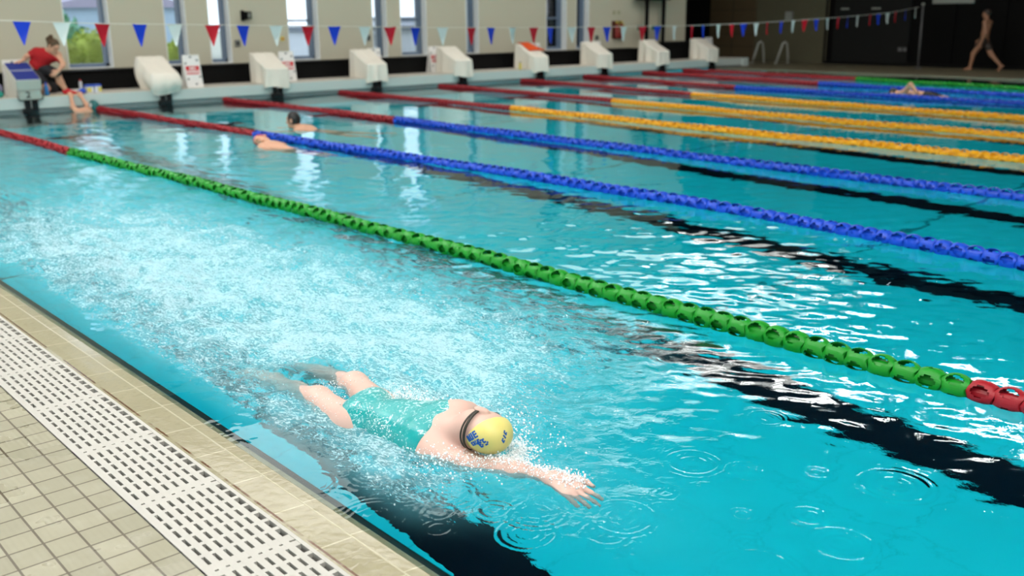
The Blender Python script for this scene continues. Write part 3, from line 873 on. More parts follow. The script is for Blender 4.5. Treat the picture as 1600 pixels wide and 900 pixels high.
# drops and broken water thrown up round the swimmer
def splash(name, pts, label):
    bm = bmesh.new(); bmesh.ops.create_icosphere(bm, subdivisions=1, radius=1.0)
    bv = np.array([v.co[:] for v in bm.verts]); bf = np.array([[v.index for v in f.verts] for f in bm.faces]); bm.free()
    n = len(pts); vv = np.zeros((n, len(bv), 3)); 
    for i, (x, y, z, r) in enumerate(pts):
        sc = r * (0.7 + 0.6 * rng.random(3)); vv[i] = bv * sc + (x, y, z)
    ff = (bf[None] + (np.arange(n) * len(bv))[:, None, None]).reshape(-1, 3)
    return tag(np_mesh(name, vv.reshape(-1, 3), ff, M['drop_white']), label, 'splash', kind='stuff')
pts = []
def scatter(path, n, wid, zmax, rlo=.0009, rhi=.0042):
    path = [np.array(p) for p in path]
    for _ in range(n):
        i = rng.integers(len(path) - 1); t = rng.random(); p = path[i] * (1 - t) + path[i + 1] * t
        q = p[:2] + rng.normal(0, wid, 2); z = abs(rng.normal(0, zmax)) + p[2]
        pts.append((q[0], q[1], z, rlo + (rhi - rlo) * rng.random() ** 3))
scatter([(.34, -13.98, 0), (.41, -14.10, .005), (.47, -14.17, .0), (.53, -14.13, 0), (.57, -14.05, 0)], 2600, .024, .012)
scatter([(.30, -13.85, .0), (.33, -13.97, .0), (.42, -14.12, .0)], 900, .020, .012)
scatter([(.42, -14.13, .015), (.45, -14.25, .02), (.48, -14.36, .02), (.50, -14.42, .015)], 1500, .020, .010)
scatter([(.56, -13.95, .0), (.55, -13.80, .03), (.52, -13.6, .02), (.50, -13.48, .02)], 1100, .028, .018)
scatter([(.42, -13.84, .07), (.45, -13.90, .07), (.43, -13.78, .06)], 500, .030, .010)
scatter([(.30, -13.75, .02), (.36, -13.65, .04), (.42, -13.55, .05), (.34, -13.55, .04)], 2600, .045, .010, .0006, .0026)
scatter([(.28, -13.48, .02), (.33, -13.2, .0), (.48, -13.3, .02)], 600, .05, .015, .0006, .003)
scatter([(.55, -13.9, .04), (.62, -14.0, .03), (.60, -14.2, .02)], 420, .06, .03)
scatter([(.3, -14.0, .02), (.2, -14.05, .02), (.33, -14.2, .01)], 260, .06, .02)
splash('water_splash', pts, 'white drops and broken water thrown up round the near swimmer')
# --------------------------------------------------------------- lane ropes
def float_mesh(name, m, nseg, nrow, nh, rot=0.0, L=.094, rmid=.0550, rend=.0385, wall=.004):
    """hollow barrel float with round side holes, a hub and an inner disc; axis along y"""
    R_ = lambda t: rend + (rmid - rend) * (1 - abs(2 * t - 1) ** 2.2)
    keep = np.ones((nrow, nseg), bool)
    for i in range(nrow):
        for k in range(nseg):
            t = (i + .5) / nrow; a = (k + .5) / nseg * 2 * math.pi + rot
            ph = ((a / (2 * math.pi) * nh) % 1 - .5) * 2 * math.pi / nh * rmid
            if (ph / .0245) ** 2 + ((t - .5) * L / .034) ** 2 < 1: keep[i, k] = False
    vs = []; fs = []
    ids = {}
    for lay in (0, 1):
        for i in range(nrow + 1):
            r = R_(i / nrow) - wall * lay
            for k in range(nseg):
                a = k / nseg * 2 * math.pi
                sc = 0.0
                if i in (0, nrow): sc = .004 * math.cos(nh * (a + rot) + math.pi) * (1 if i else -1)
                ids[(lay, i, k)] = len(vs); vs.append((r * math.cos(a), (i / nrow - .5) * L + sc, r * math.sin(a)))
    I = lambda lay, i, k: ids[(lay, i, k % nseg)]
    for i in range(nrow):
        for k in range(nseg):
            if not keep[i, k]: continue
            fs.append((I(0, i, k), I(0, i, k + 1), I(0, i + 1, k + 1), I(0, i + 1, k)))
            fs.append((I(1, i, k), I(1, i + 1, k), I(1, i + 1, k + 1), I(1, i, k + 1)))
            if i == 0 or not keep[i - 1, k]: fs.append((I(0, i, k), I(1, i, k), I(1, i, k + 1), I(0, i, k + 1)))
            if i == nrow - 1 or not keep[i + 1, k]: fs.append((I(0, i + 1, k), I(0, i + 1, k + 1), I(1, i + 1, k + 1), I(1, i + 1, k)))
            if not keep[i, (k - 1) % nseg]: fs.append((I(0, i, k), I(0, i + 1, k), I(1, i + 1, k), I(1, i, k)))
            if not keep[i, (k + 1) % nseg]: fs.append((I(0, i, k + 1), I(1, i, k + 1), I(1, i + 1, k + 1), I(0, i + 1, k + 1)))
    mb = MB(); mb.add(vs, fs)
    n2 = max(6, nseg // 3)
    for (r, y0, y1) in ((.030, -L * .46, L * .46), (rend - wall, -L * .47, -L * .43)):
        ring = [[(r * math.cos(2 * math.pi * k / n2), y, r * math.sin(2 * math.pi * k / n2)) for k in range(n2)] for y in (y0, y1)]
        mb.add(ring[0] + ring[1], [(k, n2 + k, n2 + (k + 1) % n2, (k + 1) % n2) for k in range(n2)] + [tuple(range(n2)), tuple(range(n2, 2 * n2))[::-1]])
    me = bpy.data.meshes.new(name); me.from_pydata(mb.v, [], mb.f); me.materials.append(m); me.update()
    return me
FLOATS = {}
for cname in ('green', 'blue', 'red', 'yellow'):
    mm = M['float_' + cname]
    FLOATS[cname] = {0: float_mesh('float_' + cname, mm, 40, 14, 4), 1: float_mesh('float_' + cname, mm, 24, 8, 4), 2: float_mesh('float_' + cname, mm, 14, 6, 4)}

ROPES = {
 1: ([(1.995, -.06), (1.98, -2.9), (1.99, -5.4), (2.075, -8.6), (2.105, -11.5), (2.095, -13.3), (2.07, -14.4), (2.085, -14.9), (2.09, -16.6)], 'green', (5.40, 14.86, 15.32), 0,
     'green lane rope with red floats at both ends, nearest to the deck'),
 2: ([(4.08, -.06), (4.17, -5.3), (4.262, -8.1), (4.335, -10.6), (4.305, -12.5), (4.18, -14.2), (4.10, -16.6)], 'blue', (5.33, 99, 99), 1,
     'blue lane rope next to the green near rope, red towards the wall'),
 3: ([(6.30, -.06), (6.362, -5.1), (6.30, -9.6), (6.246, -13.4), (6.24, -15.8)], 'blue', (5.10, 99, 99), 1,
     'blue lane rope just before the yellow ropes, beyond the swimmer in the black cap'),
 4: ([(8.62, -.06), (8.56, -5.05), (8.31, -9.8), (8.30, -12.6), (8.30, -15)], 'yellow', (5.05, 99, 99), 2,
     'nearest of the three yellow lane ropes, red towards the wall'),
 5: ([(10.98, -.06), (10.60, -5.2), (10.20, -9.5), (10.15, -11.9), (10.12, -14.5)], 'yellow', (5.20, 99, 99), 2,
     'middle one of the three yellow lane ropes'),
 6: ([(13.23, -.06), (12.53, -5.3), (12.14, -11.1), (12.05, -14)], 'yellow', (5.31, 99, 99), 2,
     'farthest of the three yellow lane ropes, bordering the far blue ropes'),
 7: ([(15.18, -.06), (14.465, -4.85), (14.35, -10.2), (14.3, -13)], 'blue', (4.85, 99, 99), 2,
     'blue lane rope right behind the yellow ropes, on the near side of the far swimmer'),
 8: ([(17.24, -.06), (16.43, -5.4), (15.95, -9.5), (15.8, -12.5)], 'blue', (5.43, 99, 99), 2,
     'blue lane rope between the far swimmer and the far green rope'),
 9: ([(18.78, -.06), (18.19, -5.2), (17.58, -8.9), (17.3, -12)], 'green', (5.26, 99, 99), 2,
     'farthest green lane rope along the dark far poolside'),
}
PF = 0.0965
for k, (pl, colr, (r0_, g1, g2), lod, label) in ROPES.items():
    pl = np.array(pl); ys = -pl[:, 1]; xs_ = pl[:, 0]
    rope = empty('lane_rope', (float(xs_[0]), -0.06, 0.0), label, 'lane rope')
    yend = ys[-1]
    pos = []
    y = 0.16; i = 0
    while y < yend:
        x = float(np.interp(y, ys, xs_)); dx = float(np.interp(y + .05, ys, xs_)) - x
        c = 'red' if (y < r0_ or g1 < y < g2) else colr
        pos.append((x, -y, 0.020 + 0.004 * math.sin(i * .31 + k), c, math.atan2(dx, .05), i)); y += PF; i += 1
    vis_end = {1: 15.05, 2: 14.3, 3: 13.5, 4: 12.65, 5: 11.9, 6: 11.1, 7: 10.2, 8: 9.6, 9: 9.0}[k]
    order = [p for p in pos if -p[1] <= vis_end]
    first = set(p[5] for p in order[-100:])
    rest_v = []; rest_f = []; rest_m = []; nb = 0
    cache = {}
    for (x, yy, z, c, ang, i) in pos:
        ry = random.random() * 6.28
        M4 = Matrix.Translation((x, yy, z)) @ Matrix.Rotation(ang, 4, 'Z') @ Matrix.Rotation(ry, 4, 'Y')
        if i in first:
            if c not in cache:
                o = bpy.data.objects.new('float', FLOATS[c][lod]); cache[c] = o
            else: o = cache[c].copy()
            link(o); o.parent = rope
            o.matrix_local = Matrix.Translation(rope.location).inverted() @ M4
            if c != colr: o['label'] = 'red float'
        else:
            me = FLOATS[c][max(lod, 1)]
            if (c, 'np') not in cache: cache[(c, 'np')] = (np.array([v.co[:] for v in me.vertices]), [tuple(p.vertices) for p in me.polygons])
            bv, bf = cache[(c, 'np')]
            A = np.array(M4); vv = bv @ A[:3, :3].T + A[:3, 3]
            rest_v += vv.tolist(); rest_f += [tuple(q + nb for q in f) for f in bf]; nb += len(bv); rest_m += [0 if c == 'red' else 1] * len(bf)
    if rest_f:
        o = mesh_obj('float_row', rest_v, rest_f, [M['float_red'], M['float_' + colr]], None, False, rest_m)
        local(rope, o); o['kind'] = 'stuff'
    cb = MB(); cb.tube([(float(np.interp(y, ys, xs_)), -y, 0.02) for y in np.arange(0.0, yend, 0.5)], 0.005, 6)
    local(rope, cb.build('steel_cable', M['steel']))
# ---------------------------------------------------------- starting blocks
DZ = 0.240
def text_mesh(txt, size, m, M4, name, parent, depth=0.002):
    cu = bpy.data.curves.new('lettering', 'FONT'); cu.body = txt; cu.size = size; cu.extrude = depth; cu.offset = size * .035; cu.align_x = 'CENTER'; cu.align_y = 'CENTER'; cu.space_line = 0.95
    o = bpy.data.objects.new('lettering', cu); link(o)
    dg = bpy.context.evaluated_depsgraph_get(); me = bpy.data.meshes.new_from_object(o.evaluated_get(dg))
    bpy.data.objects.remove(o)
    me.transform(M4); me.materials.clear(); me.materials.append(m)
    q = bpy.data.objects.new(name, me); link(q); return local(parent, q)

def starting_block(x, number, label, group):
    r = empty('starting_block', (x, 0.0, DZ), label, 'starting block', group)
    hw = 0.178
    b = MB(); b.prism([(-.04, .50), (-.04, .46), (.06, .455), (.40, .60), (.44, .66), (.52, .68), (.52, .735), (.49, .735)], 0, x - hw, x + hw)
    local(r, b.build('platform', M['block_white']))
    b = MB()
    def pad(t0, t1):
        y0, z0 = -.035 + t0 * .52, .505 + t0 * .228; y1, z1 = -.035 + t1 * .52, .505 + t1 * .228
        b.prism([(y0, z0 - .01), (y1, z1 - .01), (y1, z1 + .012), (y0, z0 + .012)], 0, x - hw + .012, x + hw - .012)
    pad(0.0, 0.47); pad(0.56, 0.98); local(r, b.build('tread_pad', M['block_blue']))
    b = MB(); y0, z0 = -.035 + .48 * .52, .505 + .48 * .228
    b.prism([(y0, z0 - .01), (y0 + .04, z0 + .008), (y0 + .04, z0 + .026), (y0, z0 + .008)], 0, x - hw + .012, x + hw - .012)
    local(r, b.build('tread_stripe', M['grey_stripe']))
    b = MB()      # pedestal: sweeps in under the platform, wide foot
    b.prism([(.02, DZ), (.50, DZ), (.50, .30), (.46, .42), (.47, .60), (.44, .66), (.30, .60), (.14, .50), (.05, .46), (.02, .40)], 0, x - hw * .93, x + hw * .93)
    local(r, b.build('pedestal', M['block_white']))
    b = MB(); b.bbox(x - hw, x + hw, -.055, -.03, .345, .498, .006); local(r, b.build('front_panel', M['block_panel']))
    b = MB(); b.bbox(x - hw * .9, x + hw * .9, -.05, -.025, .205, .338, .006); npn = local(r, b.build('number_panel', M['block_panel']))
    if number:
        text_mesh(number, .135, M['digit'], Matrix.Translation((x - .03, -.0515, .275)) @ Matrix.Rotation(math.pi / 2, 4, 'X'), 'lane_number', r).parent = npn
    b = MB()
    for sd in (-1, 1): b.tube([(x + sd * hw, -.045, .34), (x + sd * (hw + .012), -.052, .27), (x + sd * hw * .93, -.05, .20)], .008, 8)
    b.tube([(x - hw * .93, -.05, .20), (x + hw * .93, -.05, .20)], .008, 8)
    local(r, b.build('grip_rail', M['digit']))
    for sd in (-1, 1):
        b = MB(); b.bbox(x + sd * .055 - .042, x + sd * .055 + .042, -.055, -.013, .03, .205, .006); local(r, b.build('mounting_leg', M['black_gloss']))
    b = MB(); b.bbox(x - .135, x + .075, -.10, -.013, -.05, .075, .01); b.bbox(x - .10, x + .085, -.07, -.013, -.62, -.04, .01)  # black blocks for the dark mark at and below the waterline
    local(r, b.build('leg_foot', M['black_gloss']))
    return r
centres = [LANE * (i + .5) for i in range(10)]
bx = {i + 1: centres[i] for i in range(10)}
bx[3] = 5.31; bx[4] = 7.38; bx[5] = 9.52; bx[6] = 11.66; bx[7] = 13.86; bx[8] = 15.94; bx[9] = 18.03; bx[10] = 20.05
starting_block(3.195, '2', 'uncovered starting block with blue sloping top that the coach leans on', 'starting blocks')
NTH = {3: 'first covered block from the uncovered blue one', 4: 'second covered block from the uncovered blue one', 5: 'third covered block from the uncovered blue one', 6: 'fourth covered block from the uncovered blue one',
       7: 'covered block that has the orange towel on top', 8: 'covered block just past the one with the orange towel', 9: 'covered block just before the farthest one', 10: 'farthest covered block, at the end of the bulkhead'}
for ln in range(3, 11):
    starting_block(bx[ln], None, 'starting block with black legs, under the ' + {3: 'bulging cover', 4: 'second cover', 5: 'third cover', 6: 'fourth cover', 7: 'cover with orange towel', 8: 'cover past the orange towel', 9: 'last cover but one', 10: 'farthest cover'}[ln], 'starting blocks')

def block_cover(ln, x, puff=0.0, seed=0, hem=0.0):
    """loose cloth over a block: sloping top, falling sides with folds"""
    rg = np.random.default_rng(100 + seed)
    hx, y0, y1 = 0.224, -0.085, 0.565
    n = 96; rows = 22
    per = []
    rc = .05
    for i in range(n):           # rounded rectangle
        t = i / n * 4; sd = int(t); q = t - sd
        A = [(hx, y0), (hx, y1), (-hx, y1), (-hx, y0)]
        p, p2 = np.array(A[sd]), np.array(A[(sd + 1) % 4]); c = p * (1 - q) + p2 * q
        per.append(c)
    per = np.array(per)
    for _ in range(3): per = (np.roll(per, 1, 0) + 2 * per + np.roll(per, -1, 0)) / 4
    ctr = np.array([0, (y0 + y1) / 2])
    nor = per - ctr; nor = np.stack([np.where(np.abs(per[:, 0]) > hx * .9, np.sign(per[:, 0]), per[:, 0] / hx * .3), np.where((per[:, 1] > y1 - .05) | (per[:, 1] < y0 + .05), np.sign(per[:, 1] - ctr[1]), 0)], 1)
    nor /= np.linalg.norm(nor, axis=1)[:, None] + 1e-6
    top = lambda y: np.interp(y, [y0, y0 + .06, .22, .42, y1], [.520, .535, .645, .765, .775])
    ph = rg.random(6) * 6.28; fr = rg.integers(5, 12, 6)
    s = np.arange(n) / n * 2 * math.pi
    fold = sum(np.sin(fr[j] * s + ph[j]) for j in range(6)) / 6
    vs = []; fs = []
    for j in range(rows + 1):
        v = j / rows
        zt = top(per[:, 1]) - .004 * (v < .01)
        zb = np.where(per[:, 1] > .0, DZ + .004, DZ - .068 + .02 * np.sin(3 * s + ph[0])) + hem
        zb = np.where((per[:, 1] > -.03) & (per[:, 1] <= .03), DZ + .002 + hem, zb)
        z = zt + (zb - zt) * v
        out = v ** .8 * (.056 * fold + .016) * (1.2 - .3 * v) + .012 * v - .03 * v * np.abs(np.cos(2 * s + .4)) * .5 + puff * np.sin(math.pi * min(1, v * 1.05)) * (1 if puff else 0)
        if puff: out = out - puff * .55 * v ** 3
        if j == 0: out = out - .012
        p = per + nor * out[:, None]
        for i in range(n): vs.append((x + p[i, 0], p[i, 1], z[i]))
    for j in range(rows):
        for i in range(n): fs.append((j * n + i, j * n + (i + 1) % n, (j + 1) * n + (i + 1) % n, (j + 1) * n + i)[::-1])
    prev = 0
    for q, sc in enumerate((.8, .55, .3, .1)):
        base_ = len(vs)
        for i in range(n):
            p = ctr + (per[i] - ctr) * sc; zz = top(p[1]) + .004 * math.sin(7 * p[0] * 6 + ph[1]) * 1.2 + .003 * math.sin(30 * p[1] + ph[2]) + .003
            vs.append((x + p[0], p[1], zz))
        for i in range(n): fs.append((prev + i, prev + (i + 1) % n, base_ + (i + 1) % n, base_ + i))
        prev = base_
    vs.append((x, ctr[1], float(top(ctr[1])) + .004))
    for i in range(n): fs.append((prev + i, prev + (i + 1) % n, len(vs) - 1))
    o = mesh_obj('block_cover', vs, fs, M['cover'], None, True)
    o.location = (0, 0, 0)
    lab = 'off-white cloth cover over the ' + NTH[ln]
    if ln == 3: lab = 'off-white bulging cloth cover over the ' + NTH[3]
    if ln == 7: lab = 'off-white cloth cover with the orange towel lying on it'
    return tag(o, lab, 'cover', 'cloth covers over the starting blocks')
for ln in range(3, 11): block_cover(ln, bx[ln], .05 if ln == 3 else 0.0, ln)

# towel lying over the seventh block's cover
b = MB(); x = bx[7]
prof = [(.50, .790), (.44, .788), (.38, .755), (.30, .708), (.22, .664), (.16, .632)]
vs_, fs_ = [], []
for i, (y, z) in enumerate(prof):
    for j in range(9):
        q = j / 8; vs_.append((x - .20 + .06 * (i / 5) + q * (.20 + .05 * i), y - .02 * math.sin(q * 3), z + .006 * math.sin(7 * q + i) + .004))
for i in range(5):
    for j in range(8): fs_.append((i * 9 + j, i * 9 + j + 1, i * 9 + 10 + j, i * 9 + 9 + j))
n0 = len(vs_); vs_ += [(v[0], v[1], v[2] + .016) for v in vs_]; fs_ = [f[::-1] for f in fs_] + [tuple(q + n0 for q in f) for f in fs_]
edge = [i for i in range(9)] + [9 * i + 8 for i in range(1, 6)] + [45 + j for j in range(7, -1, -1)] + [9 * i for i in range(4, 0, -1)]
for a_, b_ in zip(edge, edge[1:] + edge[:1]): fs_.append((a_, b_, b_ + n0, a_ + n0))
tag(mesh_obj('towel', vs_, fs_, M['towel_orange'], None, True), 'orange towel lying on top of a covered starting block', 'towel')

# ---------------------------------------------------------- warning signs
def warning_sign(x, y, label, lean=.10, hgt=.55):
    r = empty('warning_sign', (x, y, DZ), label, 'sign', 'folding warning signs beside the blocks')
    w2 = .150
    RX = Matrix.Rotation(-lean, 4, 'X')
    F4 = Matrix.Translation((x, y - .06, DZ)) @ Matrix.Rotation(-.18, 4, 'X')
    G4 = Matrix.Translation((x, y + .13, DZ)) @ Matrix.Rotation(.18, 4, 'X')
    for nm, T in (('front_board', F4), ('rear_board', G4)):
        b = MB(); b.bbox(-w2, w2, -.008, .008, 0, hgt, .006); b.v = [tuple(T @ Vector(q)) for q in b.v]; pt = local(r, b.build(nm, M['sign_white'])); fb_ = pt if nm == 'front_board' else fb_
    b = MB(); b.box(-w2 * .80, w2 * .80, -.0105, -.008, hgt * .40, hgt * .655); b.v = [tuple(F4 @ Vector(q)) for q in b.v]; sub(r, fb_, b.build('red_panel', M['sign_red']))
    for (tt, sz, zz) in (('NO', .072, .58), ('DIVING', .072, .47)):
        text_mesh(tt, sz, M['sign_white'], F4 @ Matrix.Translation((0, -.0115, hgt * zz)) @ Matrix.Rotation(math.pi / 2, 4, 'X'), 'lettering', r, .0008).parent = fb_
    for (cx_, cz_) in ((-.01, .93), (.10, .83), (-.11, .74), (.115, .32), (-.10, .26), (.03, .10)):
        b = MB(); b.bbox(cx_ - .02, cx_ + .02, -.014, -.008, cz_ * hgt - .014, cz_ * hgt + .014, .002); b.v = [tuple(F4 @ Vector(q)) for q in b.v]; sub(r, fb_, b.build('clip', M['socket']))
    return r
for (x, y, lab) in ((3.20, .64, 'white folding warning sign behind the uncovered blue starting block'),
                    (5.915, .20, 'white folding warning sign with red panel, fully visible, right of the bulging cover'),
                    (7.86, .42, 'white folding warning sign half hidden by the second covered block'),
                    (9.96, .66, 'white folding warning sign showing over the third covered block'),
                    (11.50, .68, 'white folding warning sign peeking out left of the fourth covered block'),
                    (14.40, .68, 'white folding warning sign behind the cover with the orange towel'),
                    (16.43, .68, 'white folding warning sign behind the cover past the orange towel'),
                    (18.47, .68, 'white folding warning sign behind the cover before the farthest one'),
                    (20.75, .62, 'white folding warning sign behind the farthest covered block')):
    warning_sign(x, y, lab)

# ------------------------------------------------- black bench along the wall
be = empty('bench', (10.5, 1.0, DZ), 'long black bench along the wall under the windows', 'bench')
b = MB(); b.bbox(3.0, 18.25, .83, 1.29, .535, .565, .008); local(be, b.build('seat_top', M['black_matt']))
b = MB(); b.box(3.0, 18.25, .87, 1.29, DZ, .535)
for zz in (.29, .35, .41, .47): b.box(3.0, 18.25, .862, .87, zz, zz + .035)
local(be, b.build('front_slats', M['black_matt']))
# black bin near the far end
be = empty('bin', (20.0, 1.0, DZ), 'black bin standing by the wall between the two farthest covers', 'bin')
b = MB(); b.bbox(19.42, 20.36, .85, 1.25, DZ, .66, .02); local(be, b.build('body', M['black_matt']))
b = MB(); b.bbox(19.40, 20.38, .83, 1.27, .66, .69, .01); local(be, b.build('lid', M['black_matt']))

# --------------------------------------------------------------- flag line
fl = empty('flag_line', (1.79, -5.05, 1.36), 'line of red, white and blue backstroke pennants strung across the pool', 'bunting')
FX = [-.9, 1.79, 2.621, 3.451, 4.32, 5.634, 6.975, 8.405, 10.172, 11.466, 13.372, 15.522, 18.472, 21.148, 22.88]
FZ = [1.45, 1.36, 1.325, 1.309, 1.289, 1.262, 1.228, 1.209, 1.191, 1.185, 1.178, 1.202, 1.279, 1.377, 1.522]
fy = lambda x: -5.05 + (x - 1.8) * (.85 / 21.1)
fz = lambda x: float(np.interp(x, FX, FZ))
b = MB(); b.tube([(x, fy(x), fz(x)) for x in np.arange(-.9, 22.9, .2)], .0045, 6); local(fl, b.build('cord', M['cord']))
cache = {}
seq = ['blue', 'white', 'red']
FLX = [1.79, 2.19, 2.62, 3.04, 3.45, 3.92, 4.32, 4.77, 5.23, 5.63, 6.11, 6.53, 6.97, 7.46, 8.01, 8.4, 8.84, 9.3, 9.67, 10.17, 10.64, 11.03, 11.47, 11.97, 12.39, 12.88, 13.41, 13.75, 14.24, 14.68, 15.08, 15.52, 15.92, 16.45, 16.9, 17.35, 17.82, 18.3, 18.77, 19.19, 19.63, 20.23, 20.61, 21.06, 21.48, 21.99, 22.52]
for i, x in enumerate(FLX):
    c = seq[i % 3]
    if c not in cache:
        vs_, fs_ = [], []
        nr = 8
        for j in range(nr + 1):
            q = j / nr; wdt = .088 * (1 - q) + .002
            for k in range(5):
                u = k / 4 * 2 - 1; vs_.append((u * wdt, .010 * math.sin(q * 4 + u) * q, -q * .245))
        for j in range(nr):
            for k in range(4): fs_.append((j * 5 + k, j * 5 + k + 1, j * 5 + 6 + k, j * 5 + 5 + k))
        n0 = len(vs_); vs_ += [(v[0], v[1] + .003, v[2]) for v in vs_]
        fs2 = fs_ + [tuple(q + n0 for q in f[::-1]) for f in fs_]
        rim = [j * 5 for j in range(nr + 1)] + [nr * 5 + k for k in range(1, 5)] + [j * 5 + 4 for j in range(nr - 1, -1, -1)] + [3, 2, 1]
        for a_, b_ in zip(rim, rim[1:] + rim[:1]): fs2.append((b_, a_, a_ + n0, b_ + n0))
        o = mesh_obj('pennant', vs_, fs2, M['flag_' + c]); cache[c] = o
    else:
        o = cache[c].copy(); link(o)
    o.parent = fl; o['label'] = c + ' pennant'
    tw = random.uniform(-.25, .25) + (0 if x < 12 else random.uniform(.0, .5))
    o.location = Vector((x, fy(x) + .004, fz(x))) - fl.location; o.rotation_euler = (random.uniform(-.06, .06), random.uniform(-.04, .04), tw)
fp = empty('flag_pole', (22.98, -4.18, .02), 'grey pole that holds the pennant line on the far poolside', 'pole')
b = MB(); b.tube([(22.98, -4.18, .02), (22.94, -4.18, 1.55)], .022, 10); local(fp, b.build('post', M['pole_grey'], None, True))
b = MB(); b.lathe([(.0, 0), (.035, .01), (.045, .035), (.035, .06), (0.0, .07)], 12, (22.94, -4.18, 1.54)); local(fp, b.build('finial', M['sign_dim'], None, True))
b = MB(); b.lathe([(.10, 0), (.10, .015), (.03, .03), (.0, .03)], 14, (22.98, -4.18, .02)); local(fp, b.build('base', M['pole_grey'], None, True))
# ------------------------------------------------------------------- people
# coach bending down at the edge, hand on the blue block
c = empty('coach', (3.6, .3, DZ), 'person in red T-shirt and red shoes bending down beside the uncovered blue block', 'person')
F = Form()
pv, ch_ = V3(3.510, .46, .670), V3(3.615, .345, .83)
F.rc(pv + V3(-.03, .03, 0), pv + V3(.07, -.03, 0), .095, .095, .05)
F.rc(pv, ch_, .095, .105, .06); F.rc(ch_ + V3(-.07, .04, .02), ch_ + V3(.10, -.05, .0), .085, .080, .05)
sl_, sr_ = V3(3.505, .425, .895), V3(3.765, .255, .845)
F.rc(sl_, sr_, .055, .055, .04)
F.chain([V3(3.56, .40, .645), V3(3.690, .175, .565), V3(3.730, .20, .44), V3(3.808, .185, .285)], [.080, .058, .052, .031], .03)
foot_forms(F, V3(3.808, .185, .300), (.55, -.8, -.0), (0, 0, -1), .85)
F.chain([V3(3.47, .52, .655), V3(3.53, .26, .34), V3(3.52, .48, .30), V3(3.51, .68, .30)], [.078, .055, .050, .032], .03)
foot_forms(F, V3(3.51, .68, .30), (-.0, -.2, -.98), (0, 1, -.1), .8)
F.chain([sl_, V3(3.365, .44, .835), V3(3.345, .47, .800), V3(3.300, .47, .770)], [.052, .037, .034, .024], .03)
hand_forms(F, V3(3.300, .47, .770), (-.9, .05, -.18), (-.15, 0, 1), (.1, -1, 0), .85, curl=.3, spread=1.6)
F.chain([sr_, V3(3.785, .13, .715), V3(3.755, .08, .675), V3(3.690, .06, .615)], [.052, .037, .034, .024], .03)
hand_forms(F, V3(3.690, .06, .615), (-.75, .1, -.55), (.0, -1, .3), (-.4, .2, .8), .85, curl=.5)
hc2, hu2, hf2 = V3(3.700, .195, .985), V3(.30, -.42, .72), V3(.25, -.62, -.62)
F.rc(V3(3.620, .325, .885), V3(3.675, .235, .945), .058, .050, .035)
head_forms(F, hc2, hu2, hf2, .92, .02)
body_mesh('body', F, .0055, M['skin_warm'], c)
G = Form()
G.rc(pv + V3(-.025, .02, .03), pv + V3(.05, -.02, .03), .106, .106, .05)
G.rc(pv, ch_, .108, .120, .06); G.rc(ch_ + V3(-.07, .04, .02), ch_ + V3(.10, -.05, .0), .098, .094, .05); G.rc(sl_, sr_, .066, .066, .04)
G.rc(sl_, V3(3.425, .440, .855), .064, .060, .03); G.rc(sr_, V3(3.785, .185, .765), .064, .060, .03)
tx = nrm(ch_ - pv)
body_mesh('t_shirt', G, .008, M['shirt_red'], c, cuts=[(pv - tx * .015, -tx), (V3(3.640, .295, .918), (.45, -.55, .8))])
G = Form()
G.rc(pv + V3(-.025, .03, -.01), pv + V3(.07, -.03, -.01), .106, .106, .05)
G.rc(V3(3.56, .40, .645), V3(3.688, .180, .566), .096, .073, .03); G.rc(V3(3.47, .52, .655), V3(3.51, .32, .43), .092, .074, .03)
body_mesh('shorts', G, .008, M['shorts_black'], c, cuts=[(V3(0, 0, .700), (0, 0, 1))])
G = Form(); A_ = V3(3.808, .185, .300); d_ = nrm((.55, -.8, 0))
G.rc(A_ + V3(0, 0, -.01) - d_ * .03, A_ + d_ * .10 + V3(0, 0, -.035), .042, .034, .02); G.rc(A_ + V3(0, 0, -.03) - d_ * .03, A_ + d_ * .155 + V3(0, 0, -.038), .032, .026, .02)
G.rc(A_, A_ + V3(0, 0, .012), .040, .038, .02)
body_mesh('shoe', G, .006, M['shoe_red'], c, cuts=[(A_ + V3(0, 0, -.058), (0, 0, -1)), (A_ + V3(0, 0, .030), (0, 0, 1))])
u_ = nrm(hu2); f_ = nrm(hf2 - u_ * float(hf2 @ u_)); l_ = np.cross(u_, f_)
G = Form(); G.el(hc2 + u_ * .022 - f_ * .010, [l_, f_, u_], V3(.076, .092, .090), .02); G.rc(hc2 - f_ * .05, hc2 - f_ * .06 - u_ * .05, .055, .04, .03)
hair = body_mesh('hair', G, .006, M['hair_brown'], c, cuts=[(hc2 + f_ * .050 + u_ * .03, nrm(f_ - u_ * .55))])
G = Form(); b0 = hc2 - f_ * .085 + u_ * .055
G.chain([b0, b0 - f_ * .035 + u_ * .030, b0 - f_ * .070 + u_ * .00 + V3(-.01, .01, -.03), b0 - f_ * .075 + V3(-.02, .02, -.09)], [.024, .030, .028, .010], .02)
body_mesh('ponytail', G, .006, M['hair_brown'], c)
for sd in (1, -1):
    p = hc2 + f_ * .080 + l_ * sd * .028 + u_ * .004
    b = MB(); b.lathe([(0, -.008), (.008, -.004), (.010, 0), (.008, .004), (0, .008)], 10, tuple(p)); local(c, b.build('eye', M['hair_dark'], None, True))

def trunks(r, a, b_, ra, rb, legs, cutn=None):
    G = Form(); G.rc(a, b_, ra, rb, .04)
    for (h0, h1) in legs: G.rc(h0, h1, .076, .066, .03)
    return body_mesh('swim_trunks', G, .008, M['shorts_black'], r, cuts=[(a, nrm(np.asarray(a) - np.asarray(b_)))])

